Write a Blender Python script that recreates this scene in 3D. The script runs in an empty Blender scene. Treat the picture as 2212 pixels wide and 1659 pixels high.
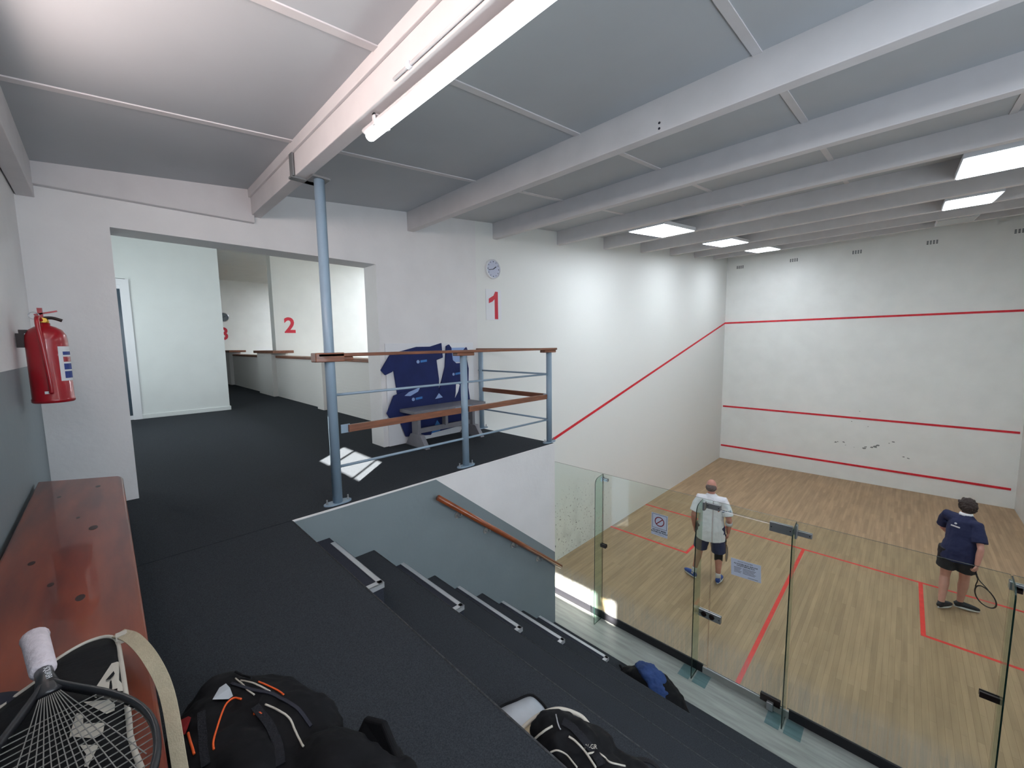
import bpy, bmesh, math, random
from mathutils import Vector, Matrix
from mathutils.bvhtree import BVHTree
random.seed(7)
S = bpy.context.scene
COL = S.collection
V = Vector
PI = math.pi
# ------------------------------------------------------------------ camera
CP = V((4.3818, -4.8808, 3.9926)); YAW, PITCH, ROLL, FPX = -0.77752, -0.09919, -0.01344, 864.82
_f = V((math.sin(YAW)*math.cos(PITCH), math.cos(YAW)*math.cos(PITCH), math.sin(PITCH)))
_r0 = V((math.cos(YAW), -math.sin(YAW), 0)); _u0 = _r0.cross(_f)
_r = _r0*math.cos(ROLL)+_u0*math.sin(ROLL); _u = -_r0*math.sin(ROLL)+_u0*math.cos(ROLL)
cd = bpy.data.cameras.new('camera'); cam = bpy.data.objects.new('camera', cd); COL.objects.link(cam)
cam.matrix_world = Matrix(((_r.x, _u.x, -_f.x, CP.x), (_r.y, _u.y, -_f.y, CP.y), (_r.z, _u.z, -_f.z, CP.z), (0, 0, 0, 1)))
cd.sensor_width = 36; cd.lens = FPX/2212*36; cd.clip_start = .02; cd.clip_end = 200
S.camera = cam
def ray(px, py): return _f + _r*((px-1106)/FPX) - _u*((py-829.5)/FPX)
# ------------------------------------------------------------------ world, sun, daylight, exposure
S.view_settings.view_transform = 'Standard'; S.view_settings.look = 'None'
S.view_settings.exposure = 0.0; S.view_settings.gamma = 1.0; S.view_settings.use_curve_mapping = False
W = bpy.data.worlds.new('sky'); S.world = W; W.use_nodes = True
bg = W.node_tree.nodes['Background']; bg.inputs[0].default_value = (.62, .78, 1, 1); bg.inputs[1].default_value = 3.0
def light(name, kind, energy, col, loc, direction, **kw):
    l = bpy.data.lights.new(name, kind); l.energy = energy; l.color = col
    for k, v in kw.items(): setattr(l, k, v)
    o = bpy.data.objects.new(name, l); COL.objects.link(o); o.location = loc
    o.rotation_euler = V(direction).to_track_quat('-Z', 'Y').to_euler(); return o
SUN_DIR = V((-.68, .733, -.63))
light('sun', 'SUN', 115, (1, .93, .84), (12, -14, 12), SUN_DIR, angle=.0093)
light('daylight_gallery_window', 'AREA', 56, (1, .80, .72), (2.3, -5.17, 5.0), (-.1, 1, .12), shape='RECTANGLE', size=3.0, size_y=.30)
light('daylight_far_window', 'AREA', 80, (.82, .91, 1), (5.6, -5.17, 5.0), (-.15, 1, .05), shape='RECTANGLE', size=2.0, size_y=.30)
light('corridor_fill', 'AREA', 62, (.90, .98, 1), (-3.0, -5.70, 4.4), (0, 1, -.1), shape='RECTANGLE', size=2.4, size_y=1.6)  # unseen area lamp added to brighten the corridor, no door behind it
light('gallery_side_fill', 'AREA', 112, (.80, .90, 1), (6.66, -2.4, 4.0), (-1, .1, .1), shape='RECTANGLE', size=3.6, size_y=1.6)  # added bluish fill from the right, lifts gallery walls and ceiling; no window there
cy = S.cycles
cy.use_denoising = True; cy.max_bounces = 7; cy.diffuse_bounces = 4; cy.glossy_bounces = 3; cy.transparent_max_bounces = 16
cy.transmission_bounces = 4; cy.sample_clamp_indirect = 4; cy.caustics_reflective = False; cy.caustics_refractive = False
cy.use_adaptive_sampling = True; cy.adaptive_threshold = 0.02
# ------------------------------------------------------------------ materials
def lin(c):
    return tuple((x/12.92 if x <= .04045 else ((x+.055)/1.055)**2.4) for x in (v/255 for v in c))+(1,)
def mat(name, c, rough=.6, metal=0, noise=0, nscale=30, bump=0, bscale=80, stretch=(1, 1, 1), emit=None, spec=.5, coat=0, c2=None):
    m = bpy.data.materials.new(name); m.use_nodes = True; nt = m.node_tree; b = nt.nodes['Principled BSDF']
    b.inputs['Base Color'].default_value = lin(c); b.inputs['Roughness'].default_value = rough
    b.inputs['Metallic'].default_value = metal; b.inputs['Specular IOR Level'].default_value = spec; b.inputs['Coat Weight'].default_value = coat
    if emit: b.inputs['Emission Color'].default_value = lin(c); b.inputs['Emission Strength'].default_value = emit
    if noise or bump or c2:
        tc = nt.nodes.new('ShaderNodeTexCoord'); mp = nt.nodes.new('ShaderNodeMapping'); mp.inputs['Scale'].default_value = stretch
        nt.links.new(tc.outputs['Object'], mp.inputs[0])
    if noise or c2:
        n = nt.nodes.new('ShaderNodeTexNoise'); n.inputs['Scale'].default_value = nscale; n.inputs['Detail'].default_value = 4
        nt.links.new(mp.outputs[0], n.inputs['Vector'])
        r = nt.nodes.new('ShaderNodeValToRGB'); nt.links.new(n.outputs['Fac'], r.inputs[0]); nt.links.new(r.outputs[0], b.inputs['Base Color'])
        base = lin(c); r.color_ramp.elements[0].position = .3; r.color_ramp.elements[1].position = .7
        r.color_ramp.elements[0].color = tuple(x*(1-noise) for x in base[:3])+(1,)
        r.color_ramp.elements[1].color = lin(c2) if c2 else tuple(min(1, x*(1+noise)) for x in base[:3])+(1,)
    if bump:
        n2 = nt.nodes.new('ShaderNodeTexNoise'); n2.inputs['Scale'].default_value = bscale; n2.inputs['Detail'].default_value = 3
        nt.links.new(mp.outputs[0], n2.inputs['Vector'])
        bp = nt.nodes.new('ShaderNodeBump'); bp.inputs['Strength'].default_value = bump; bp.inputs['Distance'].default_value = .01
        nt.links.new(n2.outputs['Fac'], bp.inputs['Height']); nt.links.new(bp.outputs[0], b.inputs['Normal'])
    return m
M = {}
M['wall'] = mat('white_plaster', (232, 231, 231), .55, noise=.03, nscale=3, bump=.15, bscale=25)
M['courtwall'] = mat('court_plaster', (234, 236, 233), .45, noise=.03, nscale=2.5, bump=.1, bscale=20)
M['corr'] = mat('corridor_paint', (226, 231, 230), .6, noise=.02, nscale=3)
M['dado'] = mat('grey_dado_paint', (124, 136, 141), .5, noise=.03, nscale=4, bump=.1, bscale=25)
M['ceil'] = mat('grey_ceiling_board', (186, 190, 194), .8, noise=.03, nscale=2)
M['beam'] = mat('white_beam_paint', (214, 211, 212), .55, noise=.04, nscale=5, bump=.08, bscale=15)
M['carpet'] = mat('charcoal_carpet', (56, 60, 65), .95, noise=.35, nscale=260, bump=.5, bscale=500, spec=.1)
M['tread'] = mat('charcoal_step_carpet', (56, 59, 68), .95, noise=.3, nscale=260, bump=.5, bscale=500, spec=.1)
M['lino'] = mat('grey_wood_vinyl', (152, 155, 151), .4, noise=.22, nscale=3, stretch=(.8, 7, 1))
M['black'] = mat('black_board', (28, 28, 33), .5)
M['alu'] = mat('aluminium', (214, 217, 220), .38, .6, bump=.05)
M['steel'] = mat('brushed_steel', (190, 192, 196), .35, .85)
M['darkmetal'] = mat('dark_fitting', (38, 26, 26), .4, .3)
M['bluepaint'] = mat('blue_grey_enamel', (138, 160, 178), .35, noise=.04, nscale=8)
M['wood'] = mat('varnished_rail_wood', (122, 74, 50), .4, noise=.3, nscale=6, stretch=(8, 1, 8), coat=.3)
M['woodx'] = mat('varnished_rail_wood_cross', (122, 74, 50), .4, noise=.3, nscale=6, stretch=(1, 8, 8), coat=.3)
M['handrail'] = mat('polished_handrail_wood', (140, 72, 38), .3, noise=.3, nscale=5, stretch=(10, 1, 3), coat=.4)
M['bench'] = mat('polished_red_bench_wood', (112, 38, 20), .3, c2=(142, 64, 34), noise=.35, nscale=2.2, stretch=(1, 6, 1), coat=.35, bump=.04, bscale=7)
M['knot'] = mat('dark_knot', (35, 15, 12), .4)
M['red'] = mat('red_enamel', (158, 14, 30), .28, coat=.4, noise=.05, nscale=5)
M['redline'] = mat('red_line_paint', (204, 26, 44), .6, noise=.15, nscale=12)
M['floorred'] = mat('red_floor_tape', (222, 56, 48), .5, noise=.1, nscale=12)
M['num'] = mat('red_number_paint', (200, 30, 56), .5)
M['white'] = mat('white_gloss', (232, 234, 238), .35)
M['paper'] = mat('white_paper', (206, 214, 232), .7)
M['ink'] = mat('dark_ink', (28, 30, 44), .7)
M['bluelabel'] = mat('blue_label_ink', (30, 56, 130), .6)
M['greybench'] = mat('grey_painted_bench', (118, 118, 126), .5, noise=.08, nscale=12, bump=.05)
M['greymetal'] = mat('grey_steel_strap', (120, 122, 124), .4, .2)
M['brick'] = mat('white_painted_brick', (225, 223, 220), .6)
M['navy'] = mat('navy_cloth', (24, 38, 92), .85, noise=.12, nscale=8, bump=.3, bscale=14)
M['navy2'] = mat('bright_blue_cloth', (24, 62, 170), .8)
M['paleblue'] = mat('pale_blue_cloth', (150, 175, 220), .8)
M['skyblue'] = mat('sky_blue_cloth', (70, 130, 200), .8)
M['boy_shirt'] = mat('dark_navy_shirt', (22, 30, 66), .85, bump=.4, bscale=9)
M['man_shirt'] = mat('white_sports_shirt', (222, 222, 226), .8, bump=.4, bscale=9)
M['shortsn'] = mat('navy_shorts', (44, 50, 82), .8, bump=.3, bscale=12)
M['shortsb'] = mat('black_shorts', (26, 27, 34), .8, bump=.3, bscale=12)
M['skin'] = mat('skin', (188, 132, 116), .5, noise=.06, nscale=15)
M['skin2'] = mat('pale_skin', (198, 148, 134), .5, noise=.06, nscale=15)
M['hair'] = mat('dark_brown_hair', (44, 32, 28), .7, noise=.4, nscale=50, bump=1, bscale=60)
M['grayhair'] = mat('grey_hair', (98, 86, 82), .8, noise=.3, nscale=60, bump=.6, bscale=90)
M['knee'] = mat('black_neoprene', (18, 18, 22), .7)
M['shoe'] = mat('blue_shoe', (40, 74, 150), .6, noise=.2, nscale=30)
M['shoeb'] = mat('black_shoe', (24, 25, 34), .6, noise=.2, nscale=30)
M['sock'] = mat('white_sock', (215, 215, 218), .8)
M['bagblack'] = mat('black_nylon', (11, 12, 16), .7, noise=.2, nscale=8, bump=.5, bscale=14, spec=.2)
M['webbing'] = mat('black_webbing', (30, 31, 36), .75, bump=.4, bscale=200, spec=.2)
M['wornedge'] = mat('worn_carpet_edge', (72, 74, 77), .95, noise=.35, nscale=60, spec=.1)
M['bagnavy'] = mat('navy_nylon', (22, 26, 42), .7, bump=.4, bscale=12)
M['piping'] = mat('pale_piping', (198, 192, 180), .6)
M['orange'] = mat('orange_piping', (230, 92, 34), .5)
M['beige'] = mat('beige_webbing', (184, 172, 146), .8, noise=.06, nscale=60, bump=.2, bscale=300)
M['bagwhite'] = mat('silver_white_vinyl', (196, 204, 212), .35, noise=.12, nscale=7)
M['redcloth'] = mat('dark_red_cloth', (150, 24, 28), .8)
M['towel'] = mat('blue_cotton', (38, 64, 114), .9, noise=.15, nscale=9, bump=.6, bscale=9)
M['grip'] = mat('white_towel_grip', (214, 204, 210), .9, noise=.08, nscale=40, bump=.6, bscale=60)
M['racket'] = mat('black_graphite', (30, 30, 34), .35, noise=.2, nscale=20, coat=.3)
M['string'] = mat('grey_string', (128, 126, 122), .5)
M['lamp'] = mat('lit_diffuser', (240, 247, 255), .5, emit=25)
M['tube'] = mat('lit_tube', (244, 252, 250), .5, emit=9)
M['lampoff'] = mat('unlit_diffuser', (205, 210, 212), .5)
M['lampfar'] = mat('lit_diffuser_far_court', (240, 247, 255), .5, emit=52)
M['plastic'] = mat('white_plastic', (216, 212, 214), .4)
M['glassedge'] = mat('green_glass_edge', (16, 42, 36), .25, coat=.5)
M['clockface'] = mat('clock_face', (190, 196, 216), .4)
M['clockdark'] = mat('dark_clock_face', (90, 100, 108), .4)
M['vent'] = mat('vent_hole', (92, 98, 102), .8)
M['chip'] = mat('chipped_plaster', (128, 132, 130), .8)
M['brass'] = mat('brass', (190, 150, 70), .3, .9)

def nodes_of(m): return m.node_tree.nodes, m.node_tree.links
# brick bump for the painted brick parapet
def brickify(m, s=1.0):
    N, L = nodes_of(m); b = N['Principled BSDF']; tc = N.new('ShaderNodeTexCoord'); mp = N.new('ShaderNodeMapping')
    mp.inputs['Rotation'].default_value = (PI/2, 0, 0); L.new(tc.outputs['Object'], mp.inputs[0])
    br = N.new('ShaderNodeTexBrick'); br.inputs['Scale'].default_value = 4.4*s; br.inputs['Mortar Size'].default_value = .02; br.inputs['Bias'].default_value = 0
    br.inputs['Color1'].default_value = (1, 1, 1, 1); br.inputs['Color2'].default_value = (.95, .95, .95, 1); br.inputs['Mortar'].default_value = (0, 0, 0, 1)
    L.new(mp.outputs[0], br.inputs['Vector']); bp = N.new('ShaderNodeBump'); bp.inputs['Strength'].default_value = .35; bp.inputs['Distance'].default_value = .012
    L.new(br.outputs['Color'], bp.inputs['Height']); L.new(bp.outputs[0], b.inputs['Normal'])
brickify(M['brick'])
# court floor boards
def boards():
    m = bpy.data.materials.new('maple_strip_floor'); m.use_nodes = True; N, L = nodes_of(m); b = N['Principled BSDF']
    tc = N.new('ShaderNodeTexCoord'); mp = N.new('ShaderNodeMapping'); mp.inputs['Rotation'].default_value = (0, 0, PI/2); L.new(tc.outputs['Object'], mp.inputs[0])
    br = N.new('ShaderNodeTexBrick'); br.inputs['Scale'].default_value = 1; br.inputs['Brick Width'].default_value = .9; br.inputs['Row Height'].default_value = .055
    br.inputs['Mortar Size'].default_value = .0012; br.inputs['Bias'].default_value = -.1
    br.inputs['Color1'].default_value = lin((178, 150, 118)); br.inputs['Color2'].default_value = lin((160, 134, 104)); br.inputs['Mortar'].default_value = lin((138, 112, 84))
    L.new(mp.outputs[0], br.inputs['Vector'])
    n = N.new('ShaderNodeTexNoise'); n.inputs['Scale'].default_value = 2.2; n.inputs['Detail'].default_value = 5
    mp2 = N.new('ShaderNodeMapping'); mp2.inputs['Scale'].default_value = (7, .6, 1); L.new(tc.outputs['Object'], mp2.inputs[0]); L.new(mp2.outputs[0], n.inputs['Vector'])
    mx = N.new('ShaderNodeMixRGB'); mx.blend_type = 'MULTIPLY'; mx.inputs[0].default_value = .75
    rr = N.new('ShaderNodeValToRGB'); rr.color_ramp.elements[0].position = .3; rr.color_ramp.elements[1].position = .7
    rr.color_ramp.elements[0].color = (.72, .70, .68, 1); rr.color_ramp.elements[1].color = (1.06, 1.05, 1.02, 1)
    L.new(n.outputs['Fac'], rr.inputs[0]); L.new(br.outputs['Color'], mx.inputs[1]); L.new(rr.outputs[0], mx.inputs[2]); L.new(mx.outputs[0], b.inputs['Base Color'])
    b.inputs['Roughness'].default_value = .42; b.inputs['Specular IOR Level'].default_value = .35
    return m
M['boards'] = boards()
# scuffed court side wall: dark ball marks scattered low down near the back
def scuffed():
    m = mat('scuffed_court_plaster', (234, 236, 233), .45); N, L = nodes_of(m); b = N['Principled BSDF']
    tc = N.new('ShaderNodeTexCoord'); sp = N.new('ShaderNodeSeparateXYZ'); L.new(tc.outputs['Object'], sp.inputs[0])
    n = N.new('ShaderNodeTexNoise'); n.inputs['Scale'].default_value = 22; n.inputs['Detail'].default_value = 3; L.new(tc.outputs['Object'], n.inputs['Vector'])
    def mr(src, a, b_, c, d):
        x = N.new('ShaderNodeMapRange'); x.inputs[1].default_value = a; x.inputs[2].default_value = b_; x.inputs[3].default_value = c; x.inputs[4].default_value = d
        L.new(src, x.inputs[0]); return x.outputs[0]
    def mul(a, b_):
        x = N.new('ShaderNodeMath'); x.operation = 'MULTIPLY'; L.new(a, x.inputs[0]); L.new(b_, x.inputs[1]); return x.outputs[0]
    spots = mr(n.outputs['Fac'], .62, .67, 0, 1)
    n3 = N.new('ShaderNodeTexNoise'); n3.inputs['Scale'].default_value = 3.5; L.new(tc.outputs['Object'], n3.inputs['Vector'])
    haze = mr(n3.outputs['Fac'], .5, .8, 0, .25)
    ymask = mul(mr(sp.outputs['Y'], 3.2, 1.2, 0, 1), mr(sp.outputs['Z'], 1.5, .7, 0, 1))
    ad = N.new('ShaderNodeMath'); ad.operation = 'MAXIMUM'; L.new(spots, ad.inputs[0]); L.new(haze, ad.inputs[1])
    fac = mul(ad.outputs[0], ymask)
    mx = N.new('ShaderNodeMixRGB'); mx.inputs[1].default_value = lin((234, 236, 233)); mx.inputs[2].default_value = lin((96, 100, 98)); L.new(fac, mx.inputs[0]); L.new(mx.outputs[0], b.inputs['Base Color'])
    return m
M['scuff'] = scuffed()
# sheet glass: clear with fresnel reflection, streaky dust at its foot shaped to the sun glare
def glassm(name, glare_dust, tint=(.94, .975, .955)):
    m = bpy.data.materials.new(name); m.use_nodes = True; N, L = nodes_of(m)
    for n in list(N): N.remove(n)
    out = N.new('ShaderNodeOutputMaterial'); tr = N.new('ShaderNodeBsdfTransparent'); tr.inputs[0].default_value = tint+(1,)
    gl = N.new('ShaderNodeBsdfGlossy'); gl.inputs['Roughness'].default_value = .02; fr = N.new('ShaderNodeFresnel'); ge = N.new('ShaderNodeNewGeometry'); io = N.new('ShaderNodeMapRange'); io.inputs[3].default_value = 1.35; io.inputs[4].default_value = 1/1.35; L.new(ge.outputs['Backfacing'], io.inputs[0]); L.new(io.outputs[0], fr.inputs[0])
    mh = N.new('ShaderNodeMath'); mh.operation = 'MULTIPLY'; mh.inputs[1].default_value = .8; L.new(fr.outputs[0], mh.inputs[0])
    mx = N.new('ShaderNodeMixShader'); L.new(mh.outputs[0], mx.inputs[0]); L.new(tr.outputs[0], mx.inputs[1]); L.new(gl.outputs[0], mx.inputs[2])
    last = mx
    if glare_dust:
        df = N.new('ShaderNodeBsdfDiffuse'); df.inputs[0].default_value = (.85, .86, .85, 1)
        tc = N.new('ShaderNodeTexCoord'); mp = N.new('ShaderNodeMapping'); mp.inputs['Scale'].default_value = (60, 1, 1.2); L.new(tc.outputs['Object'], mp.inputs[0])
        nz = N.new('ShaderNodeTexNoise'); nz.inputs['Scale'].default_value = 1; nz.inputs['Detail'].default_value = 2; L.new(mp.outputs[0], nz.inputs['Vector'])
        sp = N.new('ShaderNodeSeparateXYZ'); L.new(tc.outputs['Object'], sp.inputs[0])
        mr = N.new('ShaderNodeMapRange'); mr.inputs[1].default_value = .50; mr.inputs[2].default_value = .30; mr.inputs[3].default_value = .004; mr.inputs[4].default_value = glare_dust
        L.new(sp.outputs['Z'], mr.inputs[0])
        r2 = N.new('ShaderNodeMapRange'); r2.inputs[1].default_value = .35; r2.inputs[2].default_value = .6; r2.inputs[3].default_value = .35; r2.inputs[4].default_value = 1
        L.new(nz.outputs['Fac'], r2.inputs[0])
        mu = N.new('ShaderNodeMath'); mu.operation = 'MULTIPLY'; L.new(mr.outputs[0], mu.inputs[0]); L.new(r2.outputs[0], mu.inputs[1])
        m2 = N.new('ShaderNodeMixShader'); L.new(mu.outputs[0], m2.inputs[0]); L.new(mx.outputs[0], m2.inputs[1]); L.new(df.outputs[0], m2.inputs[2]); last = m2
    L.new(last.outputs[0], out.inputs[0]); return m
M['glass'] = glassm('court_glass', .16)
M['finglass'] = glassm('fin_glass', 0, (.84, .93, .89))
M['pane'] = glassm('window_glass', 0, (.97, .98, .98))
M['patch'] = glassm('clear_vinyl', 0, (.80, .90, .93))

# ------------------------------------------------------------------ geometry helpers
def link(name, bm, m, parent=None, smooth=False, mods=None):
    me = bpy.data.meshes.new(name); bmesh.ops.recalc_face_normals(bm, faces=bm.faces); bm.to_mesh(me); bm.free()
    for mm in (m if isinstance(m, (list, tuple)) else [m]): me.materials.append(M[mm] if isinstance(mm, str) else mm)
    if smooth: me.polygons.foreach_set('use_smooth', [True]*len(me.polygons))
    o = bpy.data.objects.new(name, me); COL.objects.link(o)
    if parent: o.parent = parent
    return o
def bevel(o, w=.003, seg=2):
    b = o.modifiers.new('b', 'BEVEL'); b.width = w; b.segments = seg; b.limit_method = 'ANGLE'; return o
def tag(o, label=None, cat=None, group=None, kind=None):
    if label: o['label'] = label
    if cat: o['category'] = cat
    if group: o['group'] = group
    if kind: o['kind'] = kind
    return o
def thing(name, label, cat, loc=(0, 0, 0), rz=0, group=None):
    o = bpy.data.objects.new(name, None); COL.objects.link(o); o.location = loc; o.rotation_euler = (0, 0, rz); o.empty_display_size = .1
    return tag(o, label, cat, group)
def struct(name, bm, m, parent=None, **k):
    o = link(name, bm, m, parent, **k)
    if not parent: o['kind'] = 'structure'
    return o
def B(): return bmesh.new()
def box(bm, x0, x1, y0, y1, z0, z1, mi=0):
    vs = [bm.verts.new((x, y, z)) for x in (x0, x1) for y in (y0, y1) for z in (z0, z1)]
    for f in ((0, 1, 3, 2), (4, 6, 7, 5), (0, 4, 5, 1), (2, 3, 7, 6), (0, 2, 6, 4), (1, 5, 7, 3)):
        bm.faces.new([vs[i] for i in f]).material_index = mi
    return bm
def bx(*a): return box(B(), *a)
def obox(bm, a, b, w, h, up=(0, 0, 1)):      # a bar from a to b, w wide, h high
    a, b = V(a), V(b); d = (b-a).normalized(); s = d.cross(V(up)).normalized(); u = s.cross(d)
    r = [[bm.verts.new(p+s*sx*w/2+u*sz*h/2) for sx, sz in ((-1, -1), (1, -1), (1, 1), (-1, 1))] for p in (a, b)]
    for i in range(4): bm.faces.new((r[0][i], r[0][(i+1) % 4], r[1][(i+1) % 4], r[1][i]))
    bm.faces.new(r[0][::-1]); bm.faces.new(r[1]); return bm
def tube(bm, pts, rad, seg=12, caps=True, ell=None, side=None, closed=False):
    pts = [V(p) for p in pts]; n = len(pts)
    if not hasattr(rad, '__len__'): rad = [rad]*n
    rings = []; ref = None
    for i, p in enumerate(pts):
        if closed: d = pts[(i+1) % n]-pts[i-1]
        else: d = pts[min(i+1, n-1)]-pts[max(i-1, 0)]
        d.normalize()
        if side is not None: s = V(side); s = (s-d*s.dot(d)).normalized()
        elif ref is None: s = d.orthogonal().normalized()
        else: s = (ref-d*ref.dot(d)).normalized()
        ref = s; t = d.cross(s); r = rad[i]; ex, ey = (r, r) if not hasattr(r, '__len__') else r
        rings.append([bm.verts.new(p+s*ex*math.cos(2*PI*k/seg)+t*ey*math.sin(2*PI*k/seg)) for k in range(seg)])
    m = n if closed else n-1
    for i in range(m):
        a, b = rings[i], rings[(i+1) % n]
        for k in range(seg): bm.faces.new((a[k], a[(k+1) % seg], b[(k+1) % seg], b[k]))
    if caps and not closed: bm.faces.new(rings[0][::-1]); bm.faces.new(rings[-1])
    return bm
def capsule(bm, pts, rad, seg=12, side=None):
    """tube with rounded ends"""
    pts = [V(p) for p in pts]; rad = list(rad); get = lambda r: (r, r) if not hasattr(r, '__len__') else r
    P, R = [], []
    d0 = (pts[0]-pts[1]).normalized(); r0 = get(rad[0]); m0 = (r0[0]+r0[1])/2
    for a in (.98, .8, .45): P.append(pts[0]+d0*m0*a*.9); c = math.sqrt(1-a*a); R.append((r0[0]*c, r0[1]*c))
    P += pts; R += [get(r) for r in rad]
    d1 = (pts[-1]-pts[-2]).normalized(); r1 = get(rad[-1]); m1 = (r1[0]+r1[1])/2
    for a in (.45, .8, .98): P.append(pts[-1]+d1*m1*a*.9); c = math.sqrt(1-a*a); R.append((r1[0]*c, r1[1]*c))
    return tube(bm, P, R, seg, side=side)
def ball(bm, c, r, rot=None, seg=16):
    r = r if hasattr(r, '__len__') else (r, r, r); mx = Matrix.Translation(V(c)) @ (rot.to_4x4() if rot else Matrix()) @ Matrix.Diagonal((r[0], r[1], r[2], 1))
    bmesh.ops.create_uvsphere(bm, u_segments=seg, v_segments=seg//2+2, radius=1, matrix=mx); return bm
def lathe(bm, prof, c=(0, 0, 0), seg=24, axis='z'):
    rings = []
    for r, h in prof:
        ring = []
        for k in range(seg):
            a = 2*PI*k/seg; x, y = r*math.cos(a), r*math.sin(a)
            p = {'z': (x, y, h), 'x': (h, x, y), 'y': (x, h, y)}[axis]; ring.append(bm.verts.new(V(c)+V(p)))
        rings.append(ring)
    for a, b in zip(rings, rings[1:]):
        for k in range(seg): bm.faces.new((a[k], a[(k+1) % seg], b[(k+1) % seg], b[k]))
    bm.faces.new(rings[0][::-1]); bm.faces.new(rings[-1]); return bm
def prism(bm, pts, off, mi=0):               # planar polygon pushed along off
    off = V(off); a = [bm.verts.new(V(p)) for p in pts]; b = [bm.verts.new(V(p)+off) for p in pts]; n = len(a)
    bm.faces.new(a[::-1]).material_index = mi; bm.faces.new(b).material_index = mi
    for i in range(n): bm.faces.new((a[i], a[(i+1) % n], b[(i+1) % n], b[i])).material_index = mi
    return bm
def smooth_path(pts, n=6, closed=False):
    pts = [V(p) for p in pts]; out = []; N_ = len(pts)
    for i in range(N_ if closed else N_-1):
        if closed: p0, p1, p2, p3 = pts[i-1], pts[i], pts[(i+1) % N_], pts[(i+2) % N_]
        else: p0, p1, p2, p3 = pts[max(i-1, 0)], pts[i], pts[i+1], pts[min(i+2, N_-1)]
        for k in range(n):
            t = k/n; out.append(.5*((2*p1)+(p2-p0)*t+(2*p0-5*p1+4*p2-p3)*t*t+(3*p1-p0-3*p2+p3)*t**3))
    if not closed: out.append(pts[-1])
    return out
def text(name, s, size, m, parent, origin, right, up, depth=.002, bold=0, align='CENTER', sx=1):
    c = bpy.data.curves.new(name, 'FONT'); c.body = s; c.size = size; c.extrude = depth; c.offset = bold; c.align_x = align; c.resolution_u = 4
    to = bpy.data.objects.new(name, c); me = bpy.data.meshes.new_from_object(to); bpy.data.objects.remove(to); bpy.data.curves.remove(c)
    r, u = V(right), V(up); n = r.cross(u); r = r*sx
    me.transform(Matrix(((r.x, u.x, n.x, origin[0]), (r.y, u.y, n.y, origin[1]), (r.z, u.z, n.z, origin[2]), (0, 0, 0, 1))))
    me.name = name; me.materials.clear(); me.materials.append(M[m]); o = bpy.data.objects.new(name, me); COL.objects.link(o)
    if parent: o.parent = parent
    return o
def remesh(o, vox, sm=4):
    r = o.modifiers.new('r', 'REMESH'); r.mode = 'VOXEL'; r.voxel_size = vox; r.use_smooth_shade = True
    if sm: s = o.modifiers.new('s', 'SMOOTH'); s.iterations = sm; s.factor = .5
    return o
def displace(o, strength, size):
    t = bpy.data.textures.new('folds', 'CLOUDS'); t.noise_scale = size
    d = o.modifiers.new('d', 'DISPLACE'); d.texture = t; d.strength = strength; d.mid_level = .5; return o
def bake(o):                                 # freeze modifiers into the mesh
    dg = bpy.context.evaluated_depsgraph_get(); me = bpy.data.meshes.new_from_object(o.evaluated_get(dg)); o.modifiers.clear(); o.data = me
    me.polygons.foreach_set('use_smooth', [True]*len(me.polygons)); return o
def hits(o, pix, off=.002):                  # where seams lie on a baked mesh (world space = its own space)
    t = BVHTree.FromPolygons([v.co for v in o.data.vertices], [p.vertices[:] for p in o.data.polygons]); out = []
    for p in pix:
        loc, nor, _, _ = t.ray_cast(CP, ray(*p).normalized())
        if loc is not None: out.append(loc+nor*off)
    return out
def seam(name, o, pix, r, m, parent, n=5, off=.002):
    h = hits(o, [tuple(q)[:2] for q in smooth_path([(a, b, 0) for a, b in pix], n)], off)
    if len(h) > 1: return link(name, tube(B(), h, r, 8), m, parent, smooth=True)
def ribbon(bm, pts, w, th, side):
    pts = [V(p) for p in pts]; side = V(side); rows = []
    for i, p in enumerate(pts):
        d = (pts[min(i+1, len(pts)-1)]-pts[max(i-1, 0)]).normalized(); s = (side-d*side.dot(d)).normalized(); u = d.cross(s)
        rows.append([bm.verts.new(p+s*a*w/2+u*b*th/2) for a, b in ((-1, -1), (1, -1), (1, 1), (-1, 1))])
    for a, b in zip(rows, rows[1:]):
        for k in range(4): bm.faces.new((a[k], a[(k+1) % 4], b[(k+1) % 4], b[k]))
    bm.faces.new(rows[0][::-1]); bm.faces.new(rows[-1]); return bm

# ================================================================== SETTING
ZP = 2.787                    # gallery floor above the court floor
ZF = -.075                    # passage floor behind the glass
zb = lambda y: 5.595+.1055*y  # underside of the beams
zc = lambda y: zb(y)+.225     # ceiling boards
XS = 1.395                    # stair wall
# --- ceiling and roof
bm = B(); y0, y1 = -5.27, 10.2
prism(bm, [(-.32, y0, zc(y0)), (6.8, y0, zc(y0)), (6.8, y1, zc(y1)), (-.32, y1, zc(y1))], (0, 0, .15)); struct('ceiling', bm, 'ceil')
ZH = 6.43; struct('ceiling_far_courts', bx(-20.5, -.29, -6.2, 10.2, ZH, ZH+.15), 'corr')
BY = [-5.17, -3.79, -2.15, -.745, .755, 2.235, 3.77, 5.31, 6.93, 8.45]
for i, y in enumerate(BY):
    bm = B(); w = .085; prism(bm, [(-.05, y-w/2, zb(y)), (-.05, y+w/2, zb(y)), (-.05, y+w/2, zc(y)+.02), (-.05, y-w/2, zc(y)+.02)], (6.8, 0, 0))
    if i == 1: box(bm, 0, 6.7, y-w/2-.018, y-w/2+.001, zb(y)+.15, zc(y)-.002)     # ledge strip along the top of the main beam
    bevel(struct('trim_%d' % (i+1), bm, 'beam'), .004)
k = len(BY)
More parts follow.
